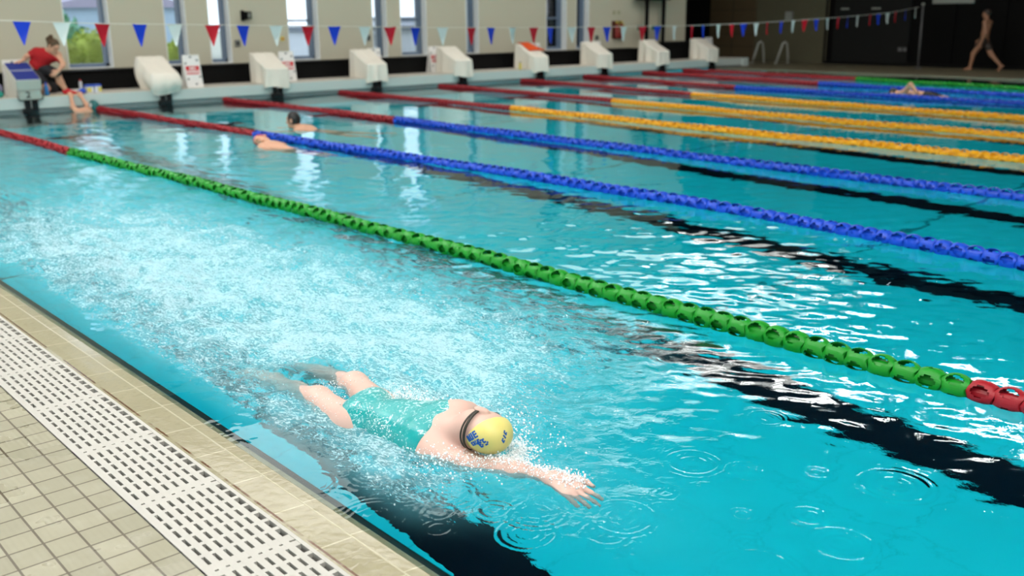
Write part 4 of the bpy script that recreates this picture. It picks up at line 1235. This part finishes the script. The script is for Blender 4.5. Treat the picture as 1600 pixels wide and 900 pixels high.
def swimmer(name, label, F, h, skin, loc, head, capm, capname, u, f, s, cap_cut=0.0, tilt=.35):
    r = empty(name, loc, label, 'person')
    body_mesh('body', F, h, skin, r)
    u = nrm(u); f = np.asarray(f, np.float32); f = nrm(f - u * float(f @ u)); l = np.cross(u, f)
    C_ = Form(); C_.el(head + f * .003 + u * .013 * s, [l, f, u], np.array([.073, .093, .094]) * s + .006, .02); C_.rc(head - f * .03 * s, head - f * .04 * s - u * .03 * s, .058 * s, .048 * s, .02)
    body_mesh(capname, C_, h, capm, r, cuts=[(head + u * cap_cut + f * .045 * s, nrm(-u * tilt + f))])
    return r, u, f, l

# swimmer holding the wall below the coach
F = Form()
hd = V3(4.035, -.29, .060)
F.rc(V3(3.80, -.23, -.02), V3(4.04, -.25, -.03), .058, .058, .05); F.rc(V3(3.92, -.24, -.06), V3(3.93, -.26, -.35), .115, .095, .06)
F.rc(V3(3.96, -.255, -.02), V3(4.01, -.28, .02), .052, .046, .03)
for q in (-1, 1):
    F.chain([V3(3.93 + .065 * q, -.27, -.45), V3(3.93 + .075 * q, -.22, -.80), V3(3.93 + .07 * q, -.36, -1.12)], [.075, .052, .030], .03); foot_forms(F, V3(3.93 + .07 * q, -.36, -1.12), (0, .5, -.85), (0, -.85, -.5), .85)
F.rc(V3(3.93, -.26, -.35), V3(3.93, -.27, -.46), .095, .085, .05)
F.chain([V3(3.80, -.23, -.02), V3(3.765, -.15, .06), V3(3.785, -.055, .19)], [.050, .036, .025], .03)
hand_forms(F, V3(3.785, -.055, .19), (.05, .45, .75), (.0, -1, .35), (1, 0, 0), .88, curl=.9)
F.chain([V3(4.03, -.24, -.02), V3(3.985, -.13, .075), V3(3.945, -.055, .19)], [.050, .036, .025], .03)
hand_forms(F, V3(3.945, -.055, .19), (.0, .45, .75), (.0, -1, .35), (-1, 0, 0), .88, curl=.9)
head_forms(F, hd, (.10, -.1, 1), (-.35, 1, .12), .92, .02)
r, u, f, l = swimmer('wall_swimmer', 'swimmer in dark teal cap holding the pool wall below the coach', F, .006, M['skin_warm'], (3.93, -.27, 0), hd, M['cap_teal'], 'swim_cap', (.10, -.1, 1), (-.35, 1, .12), .92, 0, .30)
trunks(r, V3(3.93, -.265, -.36), V3(3.93, -.27, -.46), .103, .094, [(V3(3.93 + .065 * q, -.27, -.45), V3(3.93 + .07 * q, -.245, -.60)) for q in (-1, 1)])
b = MB(); b.lathe([(0, 0), (.030, .002), (.030, .005), (0, .006)], 14, (0, 0, 0)); T = Matrix.Translation(hd + l * .078 * 1 + u * .03 - f * .02) @ Vector(l).to_track_quat('Z', 'Y').to_matrix().to_4x4(); b.v = [tuple(T @ Vector(q)) for q in b.v]
sub(r, [q for q in r.children if q.name.startswith('swim_cap')][0], b.build('cap_badge', M['cap_white']))
F2_ = Vector(f)

# swimmer with black cap, upright head, swimming to the wall
F = Form(); hd = V3(4.900, -4.980, .115); dr = nrm((-.45, .89, 0)); sd_ = V3(.89, .45, 0)
F.rc(hd - dr * .03 - V3(0, 0, .07), hd - dr * .10 - V3(0, 0, .16), .050, .056, .03)
sc_ = hd - dr * .14 - V3(0, 0, .145)
F.rc(sc_ + sd_ * .13, sc_ - sd_ * .13, .060, .060, .05); F.rc(sc_, sc_ - dr * .42 - V3(0, 0, .16), .095, .080, .05)
F.rc(sc_ - sd_ * .08 - dr * .05, sc_ - dr * .40 - V3(0, 0, .16), .075, .07, .05); F.rc(sc_ + sd_ * .08 - dr * .05, sc_ - dr * .40 - V3(0, 0, .16), .075, .07, .05)
HB = sc_ - dr * .46 - V3(0, 0, .19)
for q in (1, -1):
    F.chain([HB + sd_ * .06 * q, HB + sd_ * .14 * q - dr * .30 - V3(0, 0, .10), HB + sd_ * .16 * q - dr * .58 - V3(0, 0, .06)], [.075, .052, .030], .03); foot_forms(F, HB + sd_ * .16 * q - dr * .58 - V3(0, 0, .06), -dr + sd_ * .3 * q, sd_ * q - dr * .2, .85)
    s0 = sc_ + sd_ * .13 * q; e0 = s0 + dr * .20 + sd_ * .10 * q - V3(0, 0, .10); w0 = e0 + dr * .20 - sd_ * .02 * q - V3(0, 0, .03)
    F.chain([s0, e0, w0], [.05, .036, .025], .03); hand_forms(F, w0, dr, (0, 0, 1), -sd_ * q, .88)
head_forms(F, hd, (-.02, .06, 1), dr * 1.0 + V3(0, 0, -.10), .95, .02)
rB = swimmer('breaststroke_swimmer', 'swimmer with black cap, head raised, between the two blue ropes', F, .006, M['skin_warm'], (4.95, -5.1, 0), hd, M['cap_black'], 'swim_cap', (-.02, .06, 1), dr, .95, 0, .20)

trunks(rB[0], HB + dr * .12 + V3(0, 0, .03), HB, .092, .088, [(HB + sd_ * .06 * q, HB + sd_ * .10 * q - dr * .14 - V3(0, 0, .045)) for q in (1, -1)])
# swimmer with red cap beside the nearest blue rope
F = Form(); hd = V3(3.860, -6.10, .030); dr = nrm((-.10, .995, 0)); sd_ = V3(.995, .10, 0)
sc_ = hd - dr * .20 + V3(0, 0, -.075)
F.rc(hd - dr * .07, sc_, .050, .056, .03)
F.rc(sc_ + sd_ * .13, sc_ - sd_ * .13 + V3(0, 0, .03), .056, .058, .05); DW = V3(0, 0, .055); F.rc(sc_, sc_ - dr * .40 - DW, .086, .080, .05)
F.rc(sc_ - sd_ * .07, sc_ - dr * .40 - sd_ * .02 - DW, .072, .07, .05); F.rc(sc_ + sd_ * .07, sc_ - dr * .40 - DW, .07, .07, .05)
for q in (1, -1):
    h0 = sc_ - dr * .44 + sd_ * .06 * q - DW; F.chain([h0, h0 - dr * .32 - V3(0, 0, .04), h0 - dr * .62 - V3(0, 0, .10)], [.07, .05, .03], .03)
a0 = sc_ - sd_ * .13 + V3(0, 0, .02); F.chain([a0, a0 - sd_ * .06 - dr * .20 + V3(0, 0, -.03), a0 - sd_ * .02 - dr * .38 - V3(0, 0, .09)], [.05, .036, .025], .03)
hand_forms(F, a0 - sd_ * .02 - dr * .38 - V3(0, 0, .09), -dr, -sd_, (0, 0, -1), .85)
a0 = sc_ + sd_ * .13; F.chain([a0, a0 + dr * .22 - V3(0, 0, .05), a0 + dr * .42 - V3(0, 0, .12)], [.05, .036, .025], .03)
hand_forms(F, a0 + dr * .42 - V3(0, 0, .12), dr, (0, 0, 1), -sd_, .85)
head_forms(F, hd, dr + V3(0, 0, .04), -sd_ * .95 + V3(0, 0, .35), .92, .02)
rB = swimmer('front_crawl_swimmer', 'swimmer low in the water with red cap, beside the nearest blue rope', F, .006, M['skin_warm'], (3.9, -6.2, 0), hd, M['cap_red'], 'swim_cap', dr + V3(0, 0, .04), -sd_ * .95 + V3(0, 0, .35), .92, -0.03, .75)
trunks(rB[0], sc_ - dr * .32 - DW, sc_ - dr * .43 - DW, .092, .086, [(sc_ - dr * .44 + sd_ * .06 * q - DW, sc_ - dr * .60 + sd_ * .06 * q - DW - V3(0, 0, .02)) for q in (1, -1)])

# far swimmer with a raised elbow
F = Form(); hd = V3(15.26, -7.62, .010); dr = nrm((.1, 1, 0)); sd_ = V3(1, -.1, 0)
sc_ = V3(15.16, -7.92, -.005)
F.rc(hd - dr * .06, sc_, .05, .056, .03); F.rc(sc_ + sd_ * .12, sc_ - sd_ * .12 + V3(0, 0, .04), .056, .058, .05); F.rc(sc_, sc_ - dr * .42, .086, .08, .05)
for q in (1, -1):
    h0 = sc_ - dr * .45 + sd_ * .06 * q; F.chain([h0, h0 - dr * .32 - V3(0, 0, .05), h0 - dr * .6 - V3(0, 0, .1)], [.07, .05, .03], .03)
a0 = sc_ - sd_ * .12 + V3(0, 0, .04); e0 = V3(14.99, -8.05, .185); w0 = V3(14.955, -8.20, .06)
F.chain([a0, e0, w0], [.052, .038, .026], .03); hand_forms(F, w0, (-.05, .2, -.6), (-1, 0, 0), (0, 1, 0), .88)
a0 = sc_ + sd_ * .12; F.chain([a0, a0 + dr * .22 - V3(0, 0, .06), a0 + dr * .42 - V3(0, 0, .1)], [.05, .036, .025], .03); hand_forms(F, a0 + dr * .42 - V3(0, 0, .1), dr, (0, 0, 1), -sd_, .85)
head_forms(F, hd, dr, (-.1, .1, -1), .92, .02)
rB = swimmer('far_swimmer', 'swimmer with one elbow raised between the two far blue ropes', F, .007, M['skin_warm'], (15.1, -7.9, 0), hd, M['cap_black'], 'swim_cap', dr, (-.1, .1, -1), .92, 0, .5)
trunks(rB[0], sc_ - dr * .34, sc_ - dr * .45, .092, .086, [(sc_ - dr * .45 + sd_ * .06 * q, sc_ - dr * .60 + sd_ * .06 * q - V3(0, 0, .025)) for q in (1, -1)])

# person walking along the far side
r = empty('walker', (23.0, -5.8, .02), 'barefoot person in dark trunks walking along the dark far poolside', 'person')
F = Form(); hp, shd = V3(23.0, -5.74, .72), V3(23.0, -5.77, 1.14)
F.rc(hp + V3(-.06, 0, 0), hp + V3(.06, 0, 0), .085, .085, .05); F.rc(hp, hp + V3(0, -.01, .18), .090, .080, .05); F.rc(hp + V3(0, -.01, .18), shd - V3(0, 0, .06), .082, .100, .05)
F.rc(shd + V3(-.13, 0, 0), shd + V3(.13, 0, 0), .055, .055, .05); F.rc(shd, shd + V3(0, .02, .10), .045, .042, .03)
F.chain([hp + V3(-.07, 0, -.02), V3(22.94, -5.55, .42), V3(22.94, -5.50, .09)], [.080, .055, .032], .03); foot_forms(F, V3(22.94, -5.50, .095), (0, 1, -.02), (0, 0, -1), .85)
F.chain([hp + V3(.07, 0, -.02), V3(23.06, -5.92, .40), V3(23.06, -6.17, .15)], [.080, .055, .032], .03); foot_forms(F, V3(23.06, -6.17, .15), (0, .72, -.68), (0, -.68, -.72), .85)
F.chain([shd + V3(-.15, 0, 0), V3(22.83, -5.84, .90), V3(22.84, -5.74, .70)], [.048, .036, .025], .03); hand_forms(F, V3(22.84, -5.74, .70), (0, .15, -1), (-1, 0, 0), (0, 1, 0), .85)
F.chain([shd + V3(.15, 0, 0), V3(23.17, -5.72, .90), V3(23.16, -5.56, .74)], [.048, .036, .025], .03); hand_forms(F, V3(23.16, -5.56, .74), (0, .4, -1), (1, 0, 0), (0, 1, 0), .85)
hd = V3(23.0, -5.73, 1.335); head_forms(F, hd, (0, 0.05, 1), (0, 1, -.05), .9, .02)
body_mesh('body', F, .007, M['skin_tan'], r)
G = Form(); G.rc(hp + V3(-.06, 0, 0), hp + V3(.06, 0, 0), .094, .094, .05); G.rc(hp + V3(-.07, 0, -.02), V3(22.955, -5.62, .55), .090, .075, .03); G.rc(hp + V3(.07, 0, -.02), V3(23.05, -5.85, .55), .090, .075, .03)
body_mesh('swim_trunks', G, .009, M['hair_dark'], r, cuts=[(hp + V3(0, 0, .07), (0, 0, 1))])
G = Form(); G.el(hd + V3(0, -.012, .03), np.eye(3), V3(.072, .088, .08), .02); body_mesh('hair', G, .008, M['hair_dark'], r, cuts=[(hd + V3(0, .04, .02), (0, 1, -.6))])

# --------------------------------------------- small things on the bulkhead
def bottle(name, x, y, z, s, m, capm, label):
    r = empty(name, (x, y, z), label, 'bottle')
    b = MB(); b.lathe([(.0, 0), (.034 * s, 0), (.036 * s, .01 * s), (.036 * s, .06 * s), (.032 * s, .08 * s), (.036 * s, .10 * s), (.034 * s, .15 * s), (.018 * s, .175 * s), (.0, .175 * s)], 16, (x, y, z)); local(r, b.build('flask', m, None, True))
    b = MB(); b.lathe([(.0, .175 * s), (.020 * s, .175 * s), (.020 * s, .195 * s), (.009 * s, .20 * s), (.009 * s, .22 * s), (.0, .22 * s)], 12, (x, y, z)); local(r, b.build('cap', capm, None, True))
bottle('water_bottle', 3.475, .08, DZ, .95, M['bottle_blue'], M['bag_blue'], 'blue drinking bottle standing next to the uncovered block')
bottle('water_bottle', 4.15, .55, DZ + .048, .72, M['label_white'], M['sign_red'], 'small white and red bottle on the board behind the red shoe')
bottle('water_bottle', 13.44, .16, DZ, .8, M['label_yellow'], M['black_matt'], 'yellow-brown bottle by the foot of the cover with the orange towel')
k = empty('kickboard', (4.0, .55, DZ), 'white flat kickboard lying behind the red shoe', 'kickboard')
b = MB(); b.prism([(3.90, .40), (4.24, .40), (4.28, .47), (4.24, .62), (3.90, .62), (3.87, .51)], 2, DZ + .015, DZ + .048); local(k, b.build('foam_board', M['board_white']))
b = MB(); b.prism([(3.895, .395), (4.245, .395), (4.285, .47), (4.245, .625), (3.895, .625), (3.865, .51)], 2, DZ + .001, DZ + .016); local(k, b.build('edge_strip', M['board_green']))
k = empty('swim_bag', (4.06, .10, DZ), 'small blue cloth bag slumped beside the two tubs', 'bag')
G = Form(); G.el((4.005, .10, DZ + .034), np.eye(3), V3(.06, .05, .036), .02); G.el((4.03, .11, DZ + .045), np.eye(3), V3(.04, .045, .045), .02); G.rc((3.97, .10, DZ + .04), (3.945, .10, DZ + .03), .02, .012, .02)
body_mesh('pouch', G, .006, M['bag_blue'], k, cuts=[((0, 0, DZ + .002), (0, 0, -1))])
for i, (x, lab) in enumerate(((4.145, 'left tub with blue lid and yellow label by the wall swimmer'), (4.268, 'right tub with blue lid and pale label by the wall swimmer'))):
    k = empty('tub', (x, .16, DZ), lab, 'tub', 'tubs with blue lids')
    b = MB(); b.bbox(x - .055, x + .055, .10, .22, DZ, DZ + .105, .012); local(k, b.build('tub_body', M['label_white']))
    b = MB(); b.bbox(x - .059, x + .059, .096, .224, DZ + .105, DZ + .135, .008); local(k, b.build('lid', M['bag_blue']))
    b = MB(); b.bbox(x - .05 + .05 * i, x + .02 + .033 * i, .095, .101, DZ + .02, DZ + .09, .002); local(k, b.build('label', M['label_yellow']))
k = empty('sports_bag', (3.72, .72, DZ), 'black bag on the deck behind the coach', 'bag')
G = Form(); G.rc((3.70, .74, DZ + .10), (3.76, .74, DZ + .10), .085, .085, .03); G.rc((3.70, .74, DZ + .06), (3.76, .74, DZ + .06), .085, .085, .03)
body_mesh('bag_body', G, .01, M['bag_black'], k, cuts=[((0, 0, DZ + .002), (0, 0, -1))])
b = MB(); b.tube([(3.69, .70, DZ + .18), (3.70, .68, DZ + .24), (3.75, .68, DZ + .24), (3.76, .70, DZ + .18)], .008, 6); local(k, b.build('handle', M['bag_black'], None, True))
k = empty('pull_buoy', (14.25, .30, DZ), 'blue and white pool float lying by the bench past the orange towel', 'pool float')
G = Form(); G.el((14.23, .30, DZ + .05), np.eye(3), V3(.10, .055, .05), .02); body_mesh('foam_block', G, .007, M['bag_blue'], k, cuts=[((0, 0, DZ + .002), (0, 0, -1))])
G = Form(); G.el((14.30, .30, DZ + .10), np.eye(3), V3(.05, .05, .035), .02); body_mesh('foam_cap', G, .007, M['label_white'], k)
k = empty('holdall', (2.80, .55, DZ), 'purple and teal bag beside the uncovered block', 'bag')
G = Form(); G.rc((2.72, .40, DZ + .12), (2.84, .42, DZ + .12), .10, .10, .03); body_mesh('bag_body', G, .01, M['purple_grey'], k, cuts=[((0, 0, DZ + .002), (0, 0, -1))])
G = Form(); G.rc((2.73, .20, DZ + .05), (2.84, .22, DZ + .05), .05, .05, .02); body_mesh('pocket', G, .01, M['teal_item'], k, cuts=[((0, 0, DZ + .002), (0, 0, -1))])

# ------------------------------------------------- things on the end wall
k = empty('wall_light', (7.52, YE, 1.42), 'black bracket spotlight on the beige wall above the bench', 'light')
b = MB(); b.bbox(7.44, 7.51, YE - .03, YE, 1.33, 1.52, .008); local(k, b.build('bracket', M['black_matt']))
b = MB(); b.bbox(7.49, 7.60, YE - .14, YE - .03, 1.36, 1.50, .015); local(k, b.build('lamp_head', M['black_matt']))
b = MB(); b.bbox(7.52, 7.57, YE - .146, YE - .138, 1.385, 1.475, .004); local(k, b.build('lens', M['sign_dim']))
for (x, z, lab) in ((7.33, .93, 'grey wall socket below the black spotlight'), (10.24, .97, 'grey wall socket beside a narrow window'), (17.05, .84, 'grey wall socket left of the fire extinguisher')):
    k = empty('wall_socket', (x, YE, z), lab, 'socket')
    b = MB(); b.bbox(x - .05, x + .05, YE - .03, YE, z - .06, z + .06, .006); local(k, b.build('box', M['socket']))
    b = MB(); b.lathe([(0, 0), (.028, 0), (.028, .006), (0, .006)], 14); T = Matrix.Translation((x, YE - .030, z)) @ Matrix.Rotation(math.pi / 2, 4, 'X'); b.v = [tuple(T @ Vector(q)) for q in b.v]; local(k, b.build('outlet', M['black_matt']))
k = empty('alarm_button', (8.275, YE, .99), 'small yellow alarm button on the beige wall', 'button')
b = MB(); b.bbox(8.235, 8.315, YE - .02, YE, .95, 1.03, .006); local(k, b.build('plate', M['label_yellow']))
b = MB(); b.lathe([(0, 0), (.020, 0), (.018, .012), (0, .014)], 14); T = Matrix.Translation((8.275, YE - .020, .99)) @ Matrix.Rotation(math.pi / 2, 4, 'X'); b.v = [tuple(T @ Vector(q)) for q in b.v]; local(k, b.build('push_button', M['sign_red']))
k = empty('fire_extinguisher', (17.75, YE, .82), 'red fire extinguishers on a dark board on the wall', 'fire extinguisher')
b = MB(); b.bbox(17.60, 17.98, YE - .02, YE, .80, 1.24, .006); local(k, b.build('back_board', M['ext_back']))
for dx in (-.07, .10):
    b = MB(); b.lathe([(0, 0), (.06, 0), (.065, .02), (.065, .27), (.04, .32), (.02, .33), (.02, .37), (0, .37)], 14, (17.78 + dx, YE - .09, .82)); local(k, b.build('cylinder', M['ext_red'], None, True))
    b = MB(); b.bbox(17.76 + dx, 17.80 + dx, YE - .12, YE - .05, 1.19, 1.23, .004); b.tube([(17.80 + dx, YE - .1, 1.20), (17.86 + dx, YE - .1, 1.15), (17.86 + dx, YE - .1, .95)], .010, 6); local(k, b.build('valve', M['label_yellow']))
for x in (17.69, 17.86):
    k = empty('wall_sign', (x, YE, 1.44), 'left small plaque above the fire extinguishers' if x < 17.8 else 'right small plaque above the fire extinguishers', 'sign')
    b = MB(); b.bbox(x - .045, x + .045, YE - .012, YE, 1.40, 1.49, .004); local(k, b.build('plate', mat('plaque', (.36, .35, .22), .5)))
k = empty('equipment_frame', (18.95, 1.05, DZ), 'black metal frame with two legs standing before the end of the beige wall', 'frame')
for xx in (18.67, 19.33):
    b = MB(); b.bbox(xx - .035, xx + .035, 1.02, 1.10, DZ, 1.78, .006); local(k, b.build('leg', M['black_matt']))
b = MB(); b.bbox(18.30, 19.52, .98, 1.14, 1.75, 2.1, .01); local(k, b.build('cabinet', M['black_matt']))
b = MB(); b.bbox(18.30, 18.52, 1.0, 1.06, 1.0, 1.12, .01); local(k, b.build('green_plate', M['green_sign']))
b = MB(); b.bbox(18.86, 19.14, 1.0, 1.06, 1.0, 1.12, .01); local(k, b.build('green_plate', M['green_sign']))
# ---------------------------------------------------- things on the far side
for (y, lab) in ((.62, 'left grab rail on the far poolside before the olive wall'), (-.18, 'right grab rail on the far poolside before the olive wall')):
    k = empty('grab_rail', (23.0, y, .02), lab, 'rail', 'pale grab rails on the far poolside')
    b = MB(); b.tube([(22.92, y + .12, .02), (22.95, y + .04, .30), (22.98, y - .03, .58), (23.05, y - .06, .62), (23.14, y - .06, .58), (23.24, y - .04, .30), (23.30, y - .02, .02)], .028, 10); local(k, b.build('tube', M['rail_white'], None, True))
    for (x_, y_) in ((22.92, y + .12), (23.30, y - .02)):
        b = MB(); b.lathe([(0, 0), (.055, 0), (.055, .012), (.03, .02), (0, .02)], 12, (x_, y_, .02)); local(k, b.build('foot_plate', M['rail_white'], None, True))
def plaque(nm, y0, y1, z0, z1, m, label, cat='sign', rim=None):
    k = empty(nm, (XF, (y0 + y1) / 2, (z0 + z1) / 2), label, cat)
    b = MB(); b.bbox(XF - .075, XF - .055, y0, y1, z0, z1, .004); local(k, b.build('panel', m))
    b = MB(); b.box(XF - .057, XF, y0 - .012, y1 + .012, z0 - .012, z1 + .012); local(k, b.build('rim', rim or M['socket']))
plaque('notice', .12, .33, 1.22, 1.43, M['sign_dim'], 'small pale notice on the olive wall above the grab rails')
plaque('wall_vent', -1.66, -1.42, 1.475, 1.515, M['sign_dim'], 'left pale slot on the dark panel at the far side', 'vent', M['panel_grey'])
plaque('wall_vent', -2.58, -2.32, 1.475, 1.515, M['sign_dim'], 'right pale slot on the dark panel at the far side', 'vent', M['panel_grey'])
plaque('poolside_sign', -5.02, -3.98, 1.60, 2.0, M['sign_dim'], 'pale rectangular sign high on the black far wall', 'sign', M['socket'])
k = empty('wall_fitting', (XF, -3.28, .45), 'small dim fitting low on the black far wall left of the pole', 'fitting')
b = MB(); b.bbox(XF - .07, XF - .05, -3.40, -3.30, .40, .50, .006); b.bbox(XF - .07, XF - .05, -3.27, -3.16, .40, .50, .006); local(k, b.build('plate', M['pole_grey']))
b = MB(); b.box(XF - .055, XF, -3.42, -3.14, .385, .515); local(k, b.build('backing', M['wall_black']))

# ---------------------------------------------------------- outside the hall
b = MB(); b.box(-20, 80, 1.8, 90, -.4, .10); tag(b.build('ground', M['ground_pale']), kind='structure')
def house(x0, x1, y0, y1, zt, m, roof, label, gable=0, wins=()):
    k = empty('house', ((x0 + x1) / 2, y0, .1), label, 'house')
    b = MB(); b.box(x0, x1, y0, y1, .1, zt); local(k, b.build('walls', m))
    b = MB()
    if gable: b.prism([(x0 - .2, zt), (x1 + .2, zt), ((x0 + x1) / 2, zt + gable)], 1, y0 - .15, y1 + .15)
    else: b.box(x0 - .1, x1 + .1, y0 - .1, y1 + .1, zt, zt + .15)
    local(k, b.build('roof', roof))
    for (a, c_, z0, z1) in wins:
        b = MB(); b.box(a, c_, y0 - .04, y0 + .02, z0, z1); local(k, b.build('window', M['house_dark']))
house(8.35, 13.4, 16.0, 20, 1.75, M['house_blue'], M['house_purple'], 'pale blue house seen through the widest window', .55, [(8.55, 9.1, .9, 1.2)])
house(2.0, 7.9, 15.2, 21, 2.15, M['house_purple'], M['house_dark'], 'purple-grey house seen through the widest window', 0, [(7.25, 7.75, 1.02, 1.38)])
house(15.5, 21.5, 12.0, 17, .95, M['house_white'], M['house_dark'], 'low white building seen through the second wide window', 0, [(16.0, 16.9, .45, .85), (17.6, 18.6, .45, .85)])
house(22.0, 34, 14.0, 19, 1.25, M['house_white'], M['house_dark'], 'white building with dark openings seen through the third wide window', 0, [(23.0, 24.0, .6, 1.0), (29, 30, .6, 1.0)])
def bush(x, y, s, m, label, seed):
    rg = np.random.default_rng(seed)
    k = empty('bush', (x, y, .1), label, 'bush', 'bushes outside the windows')
    bm = bmesh.new()
    for _ in range(420):
        p = rg.normal(0, 1, 3); p /= np.linalg.norm(p); p *= .75 + .3 * rg.random(); p = p * (s * .62, s * .5, s * .55) + (x, y, .1 + s * .58)
        n = rg.normal(0, 1, 3); n /= np.linalg.norm(n); t = np.cross(n, rg.normal(0, 1, 3)); t /= np.linalg.norm(t); u = np.cross(n, t)
        L = s * (.07 + .05 * rg.random())
        q = [bm.verts.new(tuple(p + t * L)), bm.verts.new(tuple(p + u * L * .45 + n * L * .1)), bm.verts.new(tuple(p - t * L)), bm.verts.new(tuple(p - u * L * .45 + n * L * .1))]
        bm.faces.new(q)
    me = bpy.data.meshes.new('leaves'); bm.to_mesh(me); bm.free(); me.materials.append(m); o = bpy.data.objects.new('leaves', me); link(o); local(k, o)
    G = Form(); G.el((x, y, .1 + s * .56), np.eye(3), V3(s * .55, s * .44, s * .48), .05); body_mesh('branches', G, s * .06, m, k)
bush(6.0, 7.0, .78, M['bush_yellow'], 'yellow-green bush low in the widest window', 3)
bush(7.05, 7.9, .95, M['bush_yellow'], 'bright yellow-green bush at the right in the widest window', 4)
bush(6.6, 9.8, 1.35, M['bush_green'], 'blue-green shrub behind the yellow bushes outside', 5)
bush(9.0, 7.6, .75, M['bush_yellow'], 'yellow-green bush low in the first narrow window', 6)
